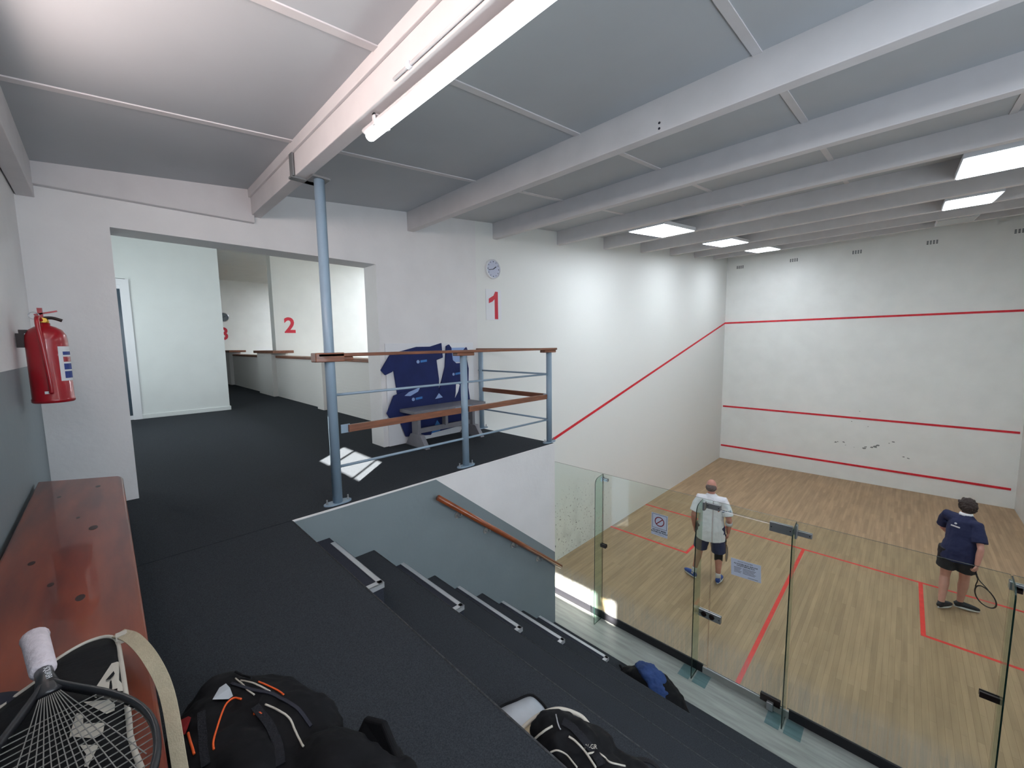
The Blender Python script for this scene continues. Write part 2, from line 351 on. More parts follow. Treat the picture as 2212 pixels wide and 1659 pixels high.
for x in (1.255, 2.48, 3.69, 4.91, 6.13):
    bm = B(); prism(bm, [(x-.024, -5.22, zc(-5.22)-.007), (x+.024, -5.22, zc(-5.22)-.007), (x+.024, 9.9, zc(9.9)-.007), (x-.024, 9.9, zc(9.9)-.007)], (0, 0, .03)); k += 1
    struct('trim_%d' % k, bm, 'beam')
bm = B(); box(bm, -.02, .055, -5.17, -3.81, 5.13, 5.47); k += 1; bevel(struct('trim_%d' % k, bm, 'beam'), .006)   # boxed beam above the opening
for z_ in (5.43, 5.395): link('bolt_hole', lathe(B(), [(.008, -.0445), (.008, -.0425)], (3.13, BY[2], z_), 8, 'y'), 'ink', bpy.data.objects['trim_3'])
# --- wall between gallery and corridor, with the wide opening (x = 0)
def wall_x(name, x0, x1, rects, m):
    bm = B()
    for a in rects: box(bm, x0, x1, *a)
    return struct(name, bm, m)
wall_x('wall_left', -.30, 0, [(-6.2, -4.77, ZP-.3, 6.45), (-4.77, -2.62, 4.92, 6.45), (-2.62, -1.12, ZP-.3, 6.45)], 'wall')
wall_x('wall_court_left', -.30, 0, [(-1.12, 9.75, -.3, 7.1), (-2.62, -1.12, -.3, ZP-.3)], 'scuff')
wall_x('wall_court_right', 6.4, 6.7, [(-.2, 9.75, -.3, 7.1)], 'courtwall')
wall_x('wall_right', 6.7, 6.85, [(-5.26, -.2, -.3, 6)], 'wall')
bm = B(); box(bm, -20.3, 6.7, 9.75, 10.05, -.3, 7.1); struct('wall_front', bm, 'courtwall')
# --- back wall with dado and windows (y = -5.22); openings: high window above the bench, and one further right
def holed(rs, x0, x1, z0, z1):
    out = []; x = x0
    for a, b, c, d in sorted(rs):
        out += [(x, a, z0, z1), (a, b, z0, c), (a, b, d, z1)]; x = b
    return out+[(x, x1, z0, z1)]
WIN = [(1.72, 2.74, 4.37, 4.80), (5.30, 6.18, 4.37, 4.80), (6.30, 6.50, 4.40, 4.80)]
bm = B(); dz = 3.895
for a in holed(WIN, 0, 6.7, dz, 5.4): box(bm, a[0], a[1], -5.26, -5.22, a[2], a[3], 0)
box(bm, 0, 6.7, -5.26, -5.22, ZP-.3, dz, 1)
struct('wall_back', bm, ['wall', 'dado'])
for i, (a, b, c, d) in enumerate(WIN):
    bm = B()
    for r in ((a, a+.03, c, d), (b-.03, b, c, d), (a, b, c, c+.03), (a, b, d-.03, d)): box(bm, r[0], r[1], -5.255, -5.235, r[2], r[3])
    if i == 0:
        box(bm, a+.30, a+.33, -5.255, -5.235, c, d); box(bm, a+.84, a+.86, -5.255, -5.235, c, d)
    w = struct('window_%d' % (i+1), bm, 'white'); link('window_pane', bx(a+.03, b-.03, -5.248, -5.244, c+.03, d-.03), 'pane', w)
# --- gallery floor slab, corridor floor, passage floor, court floor
bm = B(); box(bm, 0, XS-.010, -5.22, -1.125, ZP-.12, ZP); box(bm, XS, 6.7, -5.22, -4.05, ZP-.12, ZP); box(bm, -20.3, 0, -6.2, -2.62, ZP-.12, ZP)
box(bm, -20.3, -.3, -2.62, -1.93, ZP-.12, ZP)
struct('floor', bm, 'carpet')
struct('floor_passage', bx(0, 6.7, -4.0, -.012, ZF-.1, ZF), 'lino')
struct('floor_court', bx(0, 6.4, .012, 9.75, ZF-.1, 0), 'boards')
def flr(x0, x1, y0, y1): link('court_line', bx(x0, x1, y0, y1, -.001, .0012), 'floorred', bpy.data.objects['floor_court'])
flr(0, 6.4, 4.21, 4.26); flr(3.175, 3.225, .01, 4.21)
flr(0, 1.65, 2.56, 2.61); flr(1.60, 1.65, 2.61, 4.21); flr(4.75, 6.4, 2.56, 2.61); flr(4.75, 4.80, 2.61, 4.21)
WF = bpy.data.objects['wall_front']; WL = bpy.data.objects['wall_court_left']
link('out_line', bx(0, 6.4, 9.738, 9.752, 4.57, 4.62), 'redline', WF)
link('service_line', bx(.04, 6.36, 9.738, 9.752, 1.78, 1.83), 'redline', WF)
link('tin_line', bx(.03, 6.32, 9.72, 9.752, .43, .48), 'redline', WF)
link('tin_board', bx(.0, 6.4, 9.735, 9.752, 0, .43), 'courtwall', WF)
bm = B(); prism(bm, [(-.001, -.0, 2.13), (-.001, 9.75, 4.57), (-.001, 9.75, 4.62), (-.001, -.0, 2.18)], (.008, 0, 0)); link('out_line', bm, 'redline', WL)
bm = B(); prism(bm, [(-.001, -1.09, 1.857), (-.001, 0, 2.13), (-.001, 0, 2.18), (-.001, -1.09, 1.907)], (.008, 0, 0)); link('out_line', bm, 'redline', WL)
bm = B()
for (x, z, r) in ((3.08, 1.05, .05), (3.12, 1.07, .03), (3.26, 1.08, .035), (3.92, 1.06, .075), (3.98, 1.10, .06), (3.86, 1.03, .05), (3.70, .98, .05), (3.73, 1.02, .04), (4.2, 1.2, .02), (4.28, 1.25, .035), (4.5, .88, .03), (4.58, .86, .04), (3.49, .97, .015), (3.3, 1.0, .015), (3.55, 2.0, .02), (3.4, 1.7, .02), (3.75, 1.6, .015)):
    pts = []
    for k_ in range(7):
        a = 2*PI*k_/7; q = r*random.uniform(.45, 1.1); pts.append((x+q*math.cos(a), 9.7485, z+.55*q*math.sin(a)))
    prism(bm, pts, (0, .002, 0))
link('chipped_paint', bm, 'chip', WF)
# --- stair wall (x = XS): white above, grey dado parallel to the flight below
bm = B(); xa, xb = XS-.2, XS; z0 = -.3
grey = [(-4.05, ZP-.005), (-2.86, ZP-.005), (-1.12, 1.398), (-1.12, z0), (-4.05, z0)]; white = [(-2.86, ZP-.005), (-1.12, ZP-.005), (-1.12, 1.398)]
prism(bm, [(xa, y, z) for y, z in grey], (.2, 0, 0), 1); prism(bm, [(xa, y, z) for y, z in white], (.2, 0, 0), 0)
struct('wall_stair', bm, ['wall', 'dado'])
k += 1; bevel(struct('trim_%d' % k, bx(XS-.010, XS+.003, -4.05, -1.12, ZP-.012, ZP+.001), 'wall'), .002)
# --- bleacher tiers
TI = [(-4.05, -3.47, 2.345), (-3.47, -2.9, 1.877), (-2.9, -2.33, 1.43), (-2.33, -1.715, .925), (-1.715, -1.13, .47)]
bm = B()
for (a, b, z) in TI: box(bm, XS, 6.7, a, b, ZF-.1, z)
box(bm, XS, 6.7, -4.30, -4.05, ZF-.1, ZP-.125)
struct('floor_tiers', bm, 'carpet')
for (a, b, z) in TI: link('worn_edge', tube(B(), [(XS+.01, b-.001, z-.001), (6.69, b-.001, z-.001)], .0035, 8), 'wornedge', bpy.data.objects['floor_tiers'], smooth=True)
link('worn_edge', tube(B(), [(XS+.01, -4.051, ZP-.001), (6.69, -4.051, ZP-.001)], .004, 8), 'wornedge', bpy.data.objects['floor'], smooth=True)
ST = [(-4.05, -3.81, 2.575, 2.22), (-3.47, -3.21, 2.127, 2.22), (-2.9, -2.618, 1.64, 2.235), (-2.33, -2.03, 1.195, 2.23), (-1.715, -1.415, .70, 2.34)]
names = ['topmost', 'second', 'third', 'fourth', 'lowest']
for i, (a, b, z, xe) in enumerate(ST):
    s = thing('half_step', '%s carpeted half step against the grey stair wall, with an aluminium L nosing' % names[i], 'step', (XS, a, TI[i][2]), 0, 'carpeted half steps')
    link('carpeted_box', bx(.002, xe-XS, .002, b-a, .001, z-TI[i][2]), 'tread', s)
    bm = B(); L_ = xe-XS; D = b-a; h = z-TI[i][2]
    x_s = .0 if i else .10
    box(bm, x_s, L_, D-.03, D+.004, h, h+.005); box(bm, x_s, L_+.004, D, D+.004, h-.03, h+.005)
    box(bm, L_-.035, L_+.004, .004, D, h, h+.005); box(bm, L_, L_+.004, .004, D, h-.03, h+.005)
    bevel(link('nosing', bm, 'alu', s), .001, 1)
# --- corridor beyond the opening
struct('wall_corridor_back', bx(-20.3, -.3, -6.2, -5.75, ZP-.3, 6.44), 'corr')
wall_x('wall_corridor_end', -8.6, -5.03, [(-4.53, -3.222, ZP-.1, 6.44)], 'corr')
struct('wall_corridor_lintel', bx(-8.6, -5.03, -5.75, -4.53, 5.17, 6.44), 'corr')
bm = B(); box(bm, -5.03, -5.008, -4.50, -3.21, ZP, ZP+.075); box(bm, -8.6, -5.03, -3.222, -3.20, ZP, ZP+.075); bevel(struct('baseboard_corridor', bm, 'corr'), .004)
d = struct('door_1', box(box(box(bx(-5.10, -5.0, -4.60, -4.49, ZP, 5.16), -5.10, -5.0, -5.6, -4.60, 5.06, 5.16), -5.045, -5.02, -4.604, -4.60, ZP, 5.06), -5.07, -5.03, -5.5, -4.60, ZP, ZP+.07), 'white')
link('door_glass', bx(-5.055, -5.045, -5.5, -4.60, ZP+.07, 5.0), mat('dark_door_glass', (70, 84, 96), .08), d); link('door_rail', bx(-5.07, -5.03, -5.5, -4.60, 5.0, 5.06), 'white', d)
bm = B(); box(bm, -6.65, -.30, -1.93, -1.72, -.3, 3.735); box(bm, -13.3, -6.65, -1.93, -1.72, -.3, 3.735); box(bm, -20, -13.3, -1.93, -1.72, -.3, 3.735)
struct('wall_parapet', bm, 'brick')
for i, (xa_, xb_, w_) in enumerate(((-3.76, -3.44, .1), (-7.9, -6.62, .1), (-12.9, -11.3, .1))):
    z1 = 3.73 if i == 0 else 3.85
    bevel(struct('wall_pier_%d' % (i+1), bx(xa_, xb_, -1.93-w_, -1.70, ZP, z1), 'brick'), .008)
    if i:
        k += 1; bevel(struct('trim_%d' % k, bx(xa_-.12, xb_+.35, -2.08, -1.62, 3.85, 3.915), 'woodx'), .008)
for xa_, xb_ in ((-6.5, -.30), (-11.1, -8.0)):
    k += 1; bevel(struct('trim_%d' % k, bx(xa_, xb_, -1.97, -1.68, 3.735, 3.79), 'woodx'), .006)
wall_x('wall_court_two', -6.95, -6.65, [(-1.90, 9.75, -.3, 7.0)], 'courtwall')
wall_x('wall_court_three', -13.6, -13.3, [(-1.90, 9.75, -.3, 7.0)], 'courtwall')
wall_x('wall_far_left', -20.3, -20, [(-6.2, 9.75, -.3, 7.0)], 'courtwall')
struct('floor_far_courts', bx(-20, -.3, -1.7, 9.75, ZF-.1, 0), 'boards')

# ================================================================== SIGNS, CLOCKS, VENTS
RX, UZ = (0, 1, 0), (0, 0, 1)
t = thing('number_plaque', 'white plaque with a large red number 1 on the wall under the clock', 'sign', (0, -.80, 4.57))
link('plate', bx(.001, .008, -.15, .155, -.22, .22), 'white', t)
dig = [(.02, -.205), (.085, -.205), (.085, .195), (.035, .195), (-.0, .135), (-.095, .085), (-.095, .02), (-.03, .045), (.02, .085)]
link('digit', prism(B(), [(.0085, y, z) for y, z in dig], (.003, 0, 0)), 'num', t)
t = thing('painted_number', 'red number 2 painted on the white wall of the second court', 'sign', (-6.65, -1.56, 4.36))
text('digit', '2', .52, 'num', t, (.003, .0, 0), RX, UZ, .002, .014)
t = thing('painted_number', 'red number 3 on the far court wall, partly hidden by the pale corridor wall', 'sign', (-13.3, -1.76, 4.30))
text('digit', '3', .62, 'num', t, (.003, 0, 0), RX, UZ, .002, .014)
def clock(loc, r, label, face):
    t = thing('wall_clock', label, 'clock', loc)
    c = link('case', lathe(B(), [(r*.97, 0), (r, .015), (r, .04), (r*.93, .047), (r*.88, .04), (r*.88, .03), (.001, .03)], axis='x', seg=40), 'white' if face == 'clockface' else 'steel', t)
    link('dial', lathe(B(), [(r*.875, .031), (r*.875, .034)], axis='x', seg=40), face, t)
    bm = B()
    for h in range(12):
        a = h*PI/6; c0 = V((.0345, math.sin(a)*r*.70, math.cos(a)*r*.70)); obox(bm, c0, c0+V((0, math.sin(a), math.cos(a)))*r*.09, .014 if h % 3 == 0 else .009, .002, (1, 0, 0))
    link('hour_mark', bm, 'ink', t)['kind'] = 'stuff'
    for a, l, w in ((math.radians(55), .48, .012), (math.radians(258), .68, .008)):
        link('hand', obox(B(), (.037, 0, 0), (.037, math.sin(a)*r*l, math.cos(a)*r*l), w, .002, (1, 0, 0)), 'ink', t)
clock((0, -.818, 5.08), .140, 'round white wall clock above the number 1 plaque', 'clockface')
clock((-13.3, -1.74, 5.10), .165, 'dark round wall clock above the number 3 in the far court', 'clockdark')
vx = [('leftmost', .39), ('second from the left', 1.83), ('middle', 3.26), ('second from the right', 4.68), ('rightmost', 6.06)]
for nm, x in vx:
    t = thing('air_brick', '%s of the small slotted air bricks high on the front court wall' % nm, 'vent', (x, 9.75, 6.365), 0, 'air bricks on the front wall')
    bm = bx(-.12, .12, -.006, 0, -.055, .065)
    for c in range(4):
        for r_ in range(3): box(bm, -.098+c*.054, -.066+c*.054, -.0085, -.006, -.042+r_*.032, -.018+r_*.032, 1)
    link('plate', bm, ['courtwall', 'vent'], t)

# ================================================================== LIGHTS
def panel(x0, x1, yc, lit, label, m='lamp'):
    ya, yb_ = yc-.60, yc+.60; zb = (lambda y: 6.37) if x0 < 0 else globals()['zb']; t = thing('ceiling_light', label, 'ceiling light', (0, 0, 0), 0, 'ceiling light panels')
    za, zb_ = zb(ya)-.002, zb(yb_)-.002
    link('frame', prism(B(), [(x0, ya, za), (x1, ya, za), (x1, yb_, zb_), (x0, yb_, zb_)], (0, 0, .055)), 'white', t)
    e = .018; link('diffuser', prism(B(), [(x0+e, ya+e, za-.006), (x1-e, ya+e, za-.006), (x1-e, yb_-e, zb_-.006), (x0+e, yb_-e, zb_-.006)], (0, 0, .004)), m if lit else 'lampoff', t)
    t.location = (0, 0, 0)
panel(1.20, 1.775, 1.55, True, 'lit rectangular ceiling panel over the left side of the court, nearest the glass')
panel(1.20, 1.775, 4.66, True, 'lit rectangular ceiling panel over the left side of the court, middle of its row')
panel(1.20, 1.775, 7.68, True, 'lit rectangular ceiling panel over the left side of the court, nearest the front wall')
panel(4.66, 5.235, 1.65, True, 'large bright ceiling panel cut off by the right edge of the photo')
panel(4.66, 5.235, 4.72, True, 'bright ceiling panel just beyond the one cut off by the right edge')
panel(4.66, 5.235, 7.68, False, 'unlit grey ceiling panel high on the right, near the front wall')
for x in (-5.2, -2.2):
    for y in (1.55, 4.66, 7.68): panel(x, x+.57, y, True, 'lit ceiling panel over the second court, out of view', 'lampfar')
for x in (-12, -8.8):
    for y in (1.55, 5.2): panel(x, x+.57, y, True, 'lit ceiling panel over the third court, out of view', 'lampfar')
t = thing('tube_light', 'long lit fluorescent batten fixed under the main white ceiling beam', 'light fitting', (2.20, -3.765, 5.135))
link('housing', capsule(B(), [(0, 0, .026), (2.4, 0, .026)], [(.034, .016)]*2, 12, side=(0, 1, 0)), 'plastic', t, smooth=True)
link('diffuser', capsule(B(), [(.02, .004, 0), (2.38, .004, 0)], [(.027, .026)]*2, 14, side=(0, 1, 0)), 'tube', t, smooth=True)
for x in (.14, 1.9):
    link('clip', box(box(bx(x, x+.02, -.045, -.036, -.005, .05), x, x+.02, .036, .045, -.005, .05), x, x+.02, -.045, .045, .042, .05), 'plastic', t)
t = thing('conduit', 'thin white conduit running along the main beam beside the tube light', 'conduit', (2.62, -3.84, 5.215))
link('pipe', tube(B(), [(0, 0, 0), (2.6, 0, 0)], .008), 'white', t, smooth=True); link('saddle_clip', bx(.12, .145, -.012, .03, -.012, .012), 'white', t)

# ================================================================== POST AND RAILING
def flange(bm, y):
    ring = []
    for k_ in range(20):
        a = 2*PI*k_/20; ring.append((.045*max(-1, min(1, 1.15*math.cos(a))), y+.105*math.sin(a), 0))
    return prism(bm, ring, (0, 0, .01))
def baseplate(parent, loc):
    bp_ = link('base_plate', flange(B(), 0), 'bluepaint', parent); bp_.location = loc
    for s in (-1, 1): lo = link('bolt', lathe(B(), [(.009, .01), (.009, .022), (.006, .022), (.006, .045)], (0, s*.08, 0), 8), 'steel', bp_)
t = thing('support_post', 'tall blue-grey steel post rising from the gallery floor to the main ceiling beam', 'post', (1.31, -3.70, ZP))
link('pole', tube(B(), [(0, 0, .01), (0, 0, zb(-3.75)-ZP-.015)], .036, 20), 'bluepaint', t, smooth=True)
baseplate(t, (0, 0, 0))
zt = zb(-3.79)-ZP
link('beam_strap', box(box(bx(-.13, -.07, -.16, .06, zt-.017, zt-.003), -.13, -.07, -.15, -.139, zt-.01, zt+.19), -.13, .05, -.06, .06, zt-.017, zt-.003), 'greymetal', t)
rl = thing('balcony_railing', 'blue-grey pipe railing with brown timber rails along the gallery edge and round its corner', 'railing', (1.31, -1.12, ZP))
PY = [(0, -1.31), (0, 0), (-1.25, 0)]
for (x, y) in PY:
    p = link('post', tube(B(), [(x, y, .01), (x, y, 1.11)], .034, 18), 'bluepaint', rl, smooth=True); baseplate(p, (x, y, 0))
yS = -2.545
for z in (.84, .283):
    link('rod', tube(B(), [(0, yS, z), (0, 0, z)], .011, 10), 'bluepaint', rl, smooth=True)
    link('rod', tube(B(), [(-1.30, 0, z), (0, 0, z)], .011, 10), 'bluepaint', rl, smooth=True)
bevel(link('top_rail', bx(-.05, .05, yS-.13, .10, 1.130, 1.155), 'wood', rl), .005)
bevel(link('top_rail', bx(-1.30, -.05, -.045, .045, 1.128, 1.153), 'woodx', rl), .005)
for y in (yS+.02, -1.31, -.02): bevel(link('rail_block', bx(-.04, .04, y-(.16 if y < -2 else .1), y+.11, 1.10, 1.130), 'wood', rl), .006)
bevel(link('rail_block', bx(-.05, .05, yS-.15, yS+.06, 1.092, 1.16), 'wood', rl), .006)
for a, b in ((yS+.08, -1.36), (-1.26, -.05)): bevel(link('mid_rail', bx(-.012, .012, a, b, .54, .597), 'wood', rl), .003)
bevel(link('mid_rail', bx(-1.21, -.04, -.012, .012, .54, .597), 'woodx', rl), .003)
for y in (yS+.062, -1.375, -1.245, -.055): link('bracket', bx(-.019, -.013, y-.035, y+.035, .535, .602), 'bluepaint', rl)
# handrail on the stair wall
t = thing('handrail', 'round brown wooden handrail sloping down the grey stair wall on metal brackets', 'handrail', (XS, 0, 0))
p0, p1 = V((.075, -2.885, 2.635)), V((.075, -1.10, 1.232)); dd = (p1-p0)
link('rail', tube(B(), [p0, p1], .0255, 18), 'handrail', t, smooth=True)
for f_ in (.145, .345, .565, .80):
    q = p0+dd*f_; bm = tube(B(), smooth_path([q+V((0, 0, -.022)), q+V((-.004, 0, -.055)), q+V((-.035, 0, -.072)), V((.006, q.y, q.z-.066))], 5), .007, 8)
    lathe(bm, [(.03, .001), (.03, .007)], (0, q.y, q.z-.066), 16, 'x'); link('bracket', bm, 'steel', t, smooth=False)

# ================================================================== DISPLAY BOARD, CLOTHES, SMALL BENCH
t = thing('display_board', 'white board standing against the wall behind the small grey bench', 'board', (0, 0, 0))
bevel(link('panel', bx(.001, .02, -2.56, -1.22, ZP, 4.02), 'white', t), .003)
def garment(name, label, cat, outl, m, x=.022, th=.022, parts=()):
    t = thing(name, label, cat, (0, 0, 0)); y_ = sum(p[0] for p in outl)/len(outl)
    o = link('cloth', prism(B(), [(x, y, z) for y, z in outl], (th, 0, 0)), m, t)
    bm = B(); bm.from_mesh(o.data); bmesh.ops.triangulate(bm, faces=bm.faces); bmesh.ops.subdivide_edges(bm, edges=bm.edges, cuts=2, use_grid_fill=True); bm.to_mesh(o.data); bm.free()
    bevel(o, .004)
    for nm, pts, pm, dx in parts: link(nm, prism(B(), [(x+th+dx, y, z) for y, z in pts], (.003, 0, 0)), pm, t)
    return t
def logo(y, z, s=1):
    c = [(y+.022*s*math.cos(a*PI/5), z+.022*s*math.sin(a*PI/5)) for a in range(10)]
    return [('emblem', c, 'paleblue', .0), ('emblem_letters', [(y+.035*s, z-.012), (y+.13*s, z-.004), (y+.13*s, z+.024), (y+.035*s, z+.016)], 'skyblue', 0)]
garment('tshirt', 'navy short-sleeved shirt pinned flat on the board, upper left', 't-shirt',
        [(-2.64, 3.71), (-2.585, 3.65), (-2.50, 3.68), (-2.475, 3.70), (-2.44, 3.42), (-2.42, 3.24), (-1.85, 3.24), (-1.83, 3.55), (-1.86, 3.80), (-1.76, 3.83), (-1.775, 4.02), (-1.95, 3.975), (-2.15, 3.975), (-2.46, 3.905), (-2.52, 3.88)], 'navy', .024, .02, logo(-2.14, 3.79))
garment('sports_vest', 'navy sleeveless vest with pale lining pinned on the right of the board', 'vest',
        [(-1.70, 3.98), (-1.655, 4.0), (-1.62, 3.96), (-1.60, 3.79), (-1.54, 3.745), (-1.47, 3.745), (-1.42, 3.80), (-1.40, 3.93), (-1.36, 3.96), (-1.345, 3.93), (-1.36, 3.80), (-1.33, 3.66), (-1.345, 3.40), (-1.30, 3.10), (-1.34, 2.88), (-1.86, 2.88), (-1.84, 3.40), (-1.79, 3.52), (-1.73, 3.70)], 'navy', .024, .024,
        logo(-1.60, 3.60, .9)+[('white_trim', [(-1.56, 3.48), (-1.50, 3.45), (-1.53, 3.36), (-1.585, 3.28), (-1.57, 3.35)], 'white', 0)])
bpy.data.objects['sports_vest'].location = (0, 0, 0)
link('lining', bx(.024, .03, -1.63, -1.38, 3.76, 3.955), 'paleblue', bpy.data.objects['sports_vest'])
garment('tshirt', 'second navy shirt hanging tilted low on the board, behind the grey bench', 't-shirt',
        [(-2.60, 3.20), (-2.565, 3.14), (-2.44, 3.10), (-2.36, 2.88), (-2.0, 2.84), (-1.82, 3.02), (-1.83, 3.30), (-1.86, 3.40), (-2.1, 3.46), (-2.40, 3.43), (-2.50, 3.40)], 'navy', .046, .02,
        logo(-2.24, 3.33)+[('collar', [(-2.36, 3.385), (-2.28, 3.375), (-2.17, 3.42), (-2.13, 3.48), (-2.18, 3.46), (-2.30, 3.425)], 'paleblue', 0)])
garment('sports_skirt', 'navy and light blue skirt panel pinned at the foot of the board', 'skirt',
        [(-1.98, 2.86), (-1.66, 2.88), (-1.40, 2.90), (-1.36, 3.22), (-1.84, 3.30), (-1.88, 3.28)], 'navy', .052, .016,
        [('blue_panel', [(-2.0, 2.86), (-1.86, 2.875), (-1.84, 2.94), (-1.90, 3.02)], 'skyblue', 0), ('pale_panel', [(-1.92, 3.30), (-1.80, 3.31), (-1.86, 3.37)], 'paleblue', 0)])
t = thing('small_bench', 'low grey painted bench with trapezoid feet standing before the display board', 'bench', (.25, -1.885, ZP))
bevel(link('seat', bx(-.165, .165, -.56, .53, .41, .45), 'greybench', t), .006)
for y in (-.44, .40):
    bevel(link('leg', bx(-.065, .065, y-.022, y+.022, .12, .41), 'greybench', t), .003)
    bevel(link('foot', prism(B(), [(-.21, y-.03, 0), (.24, y-.03, 0), (.12, y-.03, .15), (-.09, y-.03, .15)], (0, .06, 0)), 'greybench', t), .004)
bevel(link('stretcher', bx(-.015, .015, -.42, .38, .15, .21), 'greybench', t), .003)
bevel(link('brace', bx(-.04, .04, -.04, .0, .2, .41), 'greybench', t), .003)

# ================================================================== GLASS WALL
GW = thing('glass_wall', 'frameless glass back wall of the court with upright fins and steel brackets', 'glass wall')
def pane(name, label, x0, x1, z0, z1):
    o = link(name, bx(x0, x1, -.006, .006, z0, z1), ['glass', 'glassedge'], GW)
    for p in o.data.polygons:
        if abs(p.normal.y) < .5: p.material_index = 1
    return tag(o, label)
pane('glass_panel', 'clear glass panel of the back wall beside the stair wall, sunlit at its foot', .003, 1.380, .03, 2.13)
p2 = pane('glass_panel', 'clear glass panel carrying the no-entry style sign', 1.391, 2.865, .03, 2.13)
p4 = pane('glass_panel', 'clear glass panel in front of the player in navy, right of the door', 3.690, 5.076, .03, 2.13)
pane('glass_panel', 'clear glass panel at the right edge of the photo', 5.088, 6.398, .03, 2.13)
tr = pane('glass_transom', 'narrow strip of glass above the court door', 2.872, 3.684, 2.045, 2.13)
door = thing('glass_door', 'frameless glass court door with a paper notice, bright along its top edge', 'door', (0, 0, 0))
o = link('door_leaf', bx(2.874, 3.672, -.006, .006, .012, 2.032), ['glass', 'glassedge', 'white'], door)
for p in o.data.polygons:
    if abs(p.normal.y) < .5: p.material_index = 2 if p.normal.z > .5 else 1
link('threshold_strip', bx(2.87, 3.45, -.014, .008, .001, .012), 'alu', door)
bm = B(); box(bm, .003, 1.40, -.012, .012, ZF, .03); box(bm, 1.40, 2.82, -.012, .012, ZF, .03); box(bm, 3.71, 6.39, -.012, .012, ZF, .03)
struct('baseboard_glass', bm, 'black'); link('step_edge', bx(2.82, 3.71, -.012, .012, ZF, .0), 'lino', bpy.data.objects['baseboard_glass'])
def hw(name, parent, x0, x1, z0, z1, m='steel', screws=True, y=-.024, dots='darkmetal'):
    o = bevel(link(name, box(bx(x0, x1, y, -.007, z0, z1), x0, x1, .007, .018, z0, z1), m, parent), .002, 1)
    if screws:
        bm = B()
        for sx in (x0+.018, x1-.018): lathe(bm, [(.006, y-.002), (.006, y)], (sx, 0, (z0+z1)/2), 8, 'y')
        link('screws', bm, dots, parent)['kind'] = 'stuff'
    return o
for i, (x, lab) in enumerate(((1.385, 'upright glass fin nearest the stair wall'), (2.755, 'upright glass fin at the left jamb of the court door, before the man in white'),
                              (3.68, 'upright glass fin at the hinge side of the court door'), (5.082, 'upright glass fin near the right edge, before the player in navy'))):
    pts = [(-.008, ZF+.004), (-.205, ZF+.004), (-.205, 2.02)]+[(-.205+.09*(1-math.cos(a*PI/8)), 2.02+.09*math.sin(a*PI/8)) for a in range(1, 5)]+[(-.008, 2.125)]
    fn = prism(B(), [(-.005, y, z) for y, z in pts], (.01, 0, 0)); o = f_ = tag(link('glass_fin', fn, ['finglass', 'glassedge'], GW), lab); f_.location = (x, 0, 0)
    for p in o.data.polygons:
        if abs(p.normal.x) < .5 and not (p.normal.y > .5 and i != 9): p.material_index = 1
    if i == 1:
        hw('top_bracket', f_, .045, .20, 2.03, 2.095); hw('top_clip', f_, .01, .035, 2.0, 2.10, screws=False, y=-.05)
        l = hw('lock_plate', f_, .0, .25, .655, .745, dots='darkmetal')
        for a in (.06, .15): link('latch', lathe(B(), [(.03, -.032), (.034, -.025), (.034, -.020)], (a, 0, .70), 7, 'y'), 'darkmetal', f_)
    elif i == 2:
        h_ = hw('hinge_plate', f_, -.235, -.03, 1.965, 2.065); hw('top_bracket', f_, -.03, .135, 1.99, 2.04); hw('top_clip', f_, -.008, .012, 1.96, 2.10, screws=False, y=-.05)
        b_ = hw('floor_hinge', f_, -.24, -.05, -.01, .07, 'darkmetal'); hw('hinge_body', f_, -.17, -.11, -.06, .03, 'steel', False, -.06)
    else:
        hw('top_bracket', f_, .01, .085, 2.03, 2.07); hw('top_clip', f_, -.012, .012, 2.02, 2.085, screws=False, y=-.04)
        hw('mid_clamp', f_, -.10 if i == 3 else -.02, .07 if i != 3 else .01, 1.035, 1.085, 'darkmetal', False, -.03)
        if i == 3: hw('dark_clip', f_, .015, .06, 2.0, 2.05, 'darkmetal', False)
    if i in (1, 2): link('floor_patch', box(bx(-.15, -.02, -.24, -.02, ZF+.001, ZF+.003), .02, .17, -.24, -.02, ZF+.001, ZF+.003), 'patch', f_)
# sign and notice on the glass (outer side)
t = thing('safety_sign', 'small white paper sign with a red crossed circle stuck on the glass', 'sign', (2.232, -.0062, 1.632))
link('sheet', bx(-.108, .108, -.002, 0, -.148, .148), 'paper', t)
def ringm(bm, cx, cz, r0, r1, y, seg=32):
    for k_ in range(seg):
        a, b = 2*PI*k_/seg, 2*PI*(k_+1)/seg
        v = [bm.verts.new((cx+r*math.cos(q), y, cz+r*math.sin(q))) for r, q in ((r0, a), (r1, a), (r1, b), (r0, b))]; bm.faces.new(v)
    return bm
bm = ringm(B(), 0, .045, .052, .064, -.0028); obox(bm, (-.04, -.0028, .008), (.04, -.0028, .082), .002, .011, (0, 0, 1)); link('prohibition_ring', bm, mat('crimson_ink', (128, 16, 36), .6), t)
bm = B()
for r_ in ((-.096, -.092, -.045, .138), (.092, .096, -.045, .138), (-.096, .096, .134, .138), (-.096, .096, -.049, -.045)): box(bm, r_[0], r_[1], -.0027, -.002, r_[2], r_[3])
link('border', bm, 'ink', t)
RG = (1, 0, 0)
text('lettering', 'DO NOT MARK', .026, 'ink', t, (0, -.0025, -.083), RG, UZ, .0003, .001); text('lettering', 'FLOORS OR WALLS', .025, 'ink', t, (0, -.0025, -.108), RG, UZ, .0003, .001); text('small_print', 'non-marking shoes only', .013, 'ink', t, (0, -.0025, -.130), RG, UZ, .0003)
t = thing('paper_notice', 'landscape printed notice stuck on the glass court door', 'notice', (3.238, -.0062, 1.425)); t.rotation_euler = (0, math.radians(-3), 0)
link('sheet', bx(-.15, .15, -.002, 0, -.10, .10), 'paper', t)
text('lettering', 'NOTICE TO PLAYERS', .016, 'ink', t, (-.005, -.0025, .072), RG, UZ, .0003)
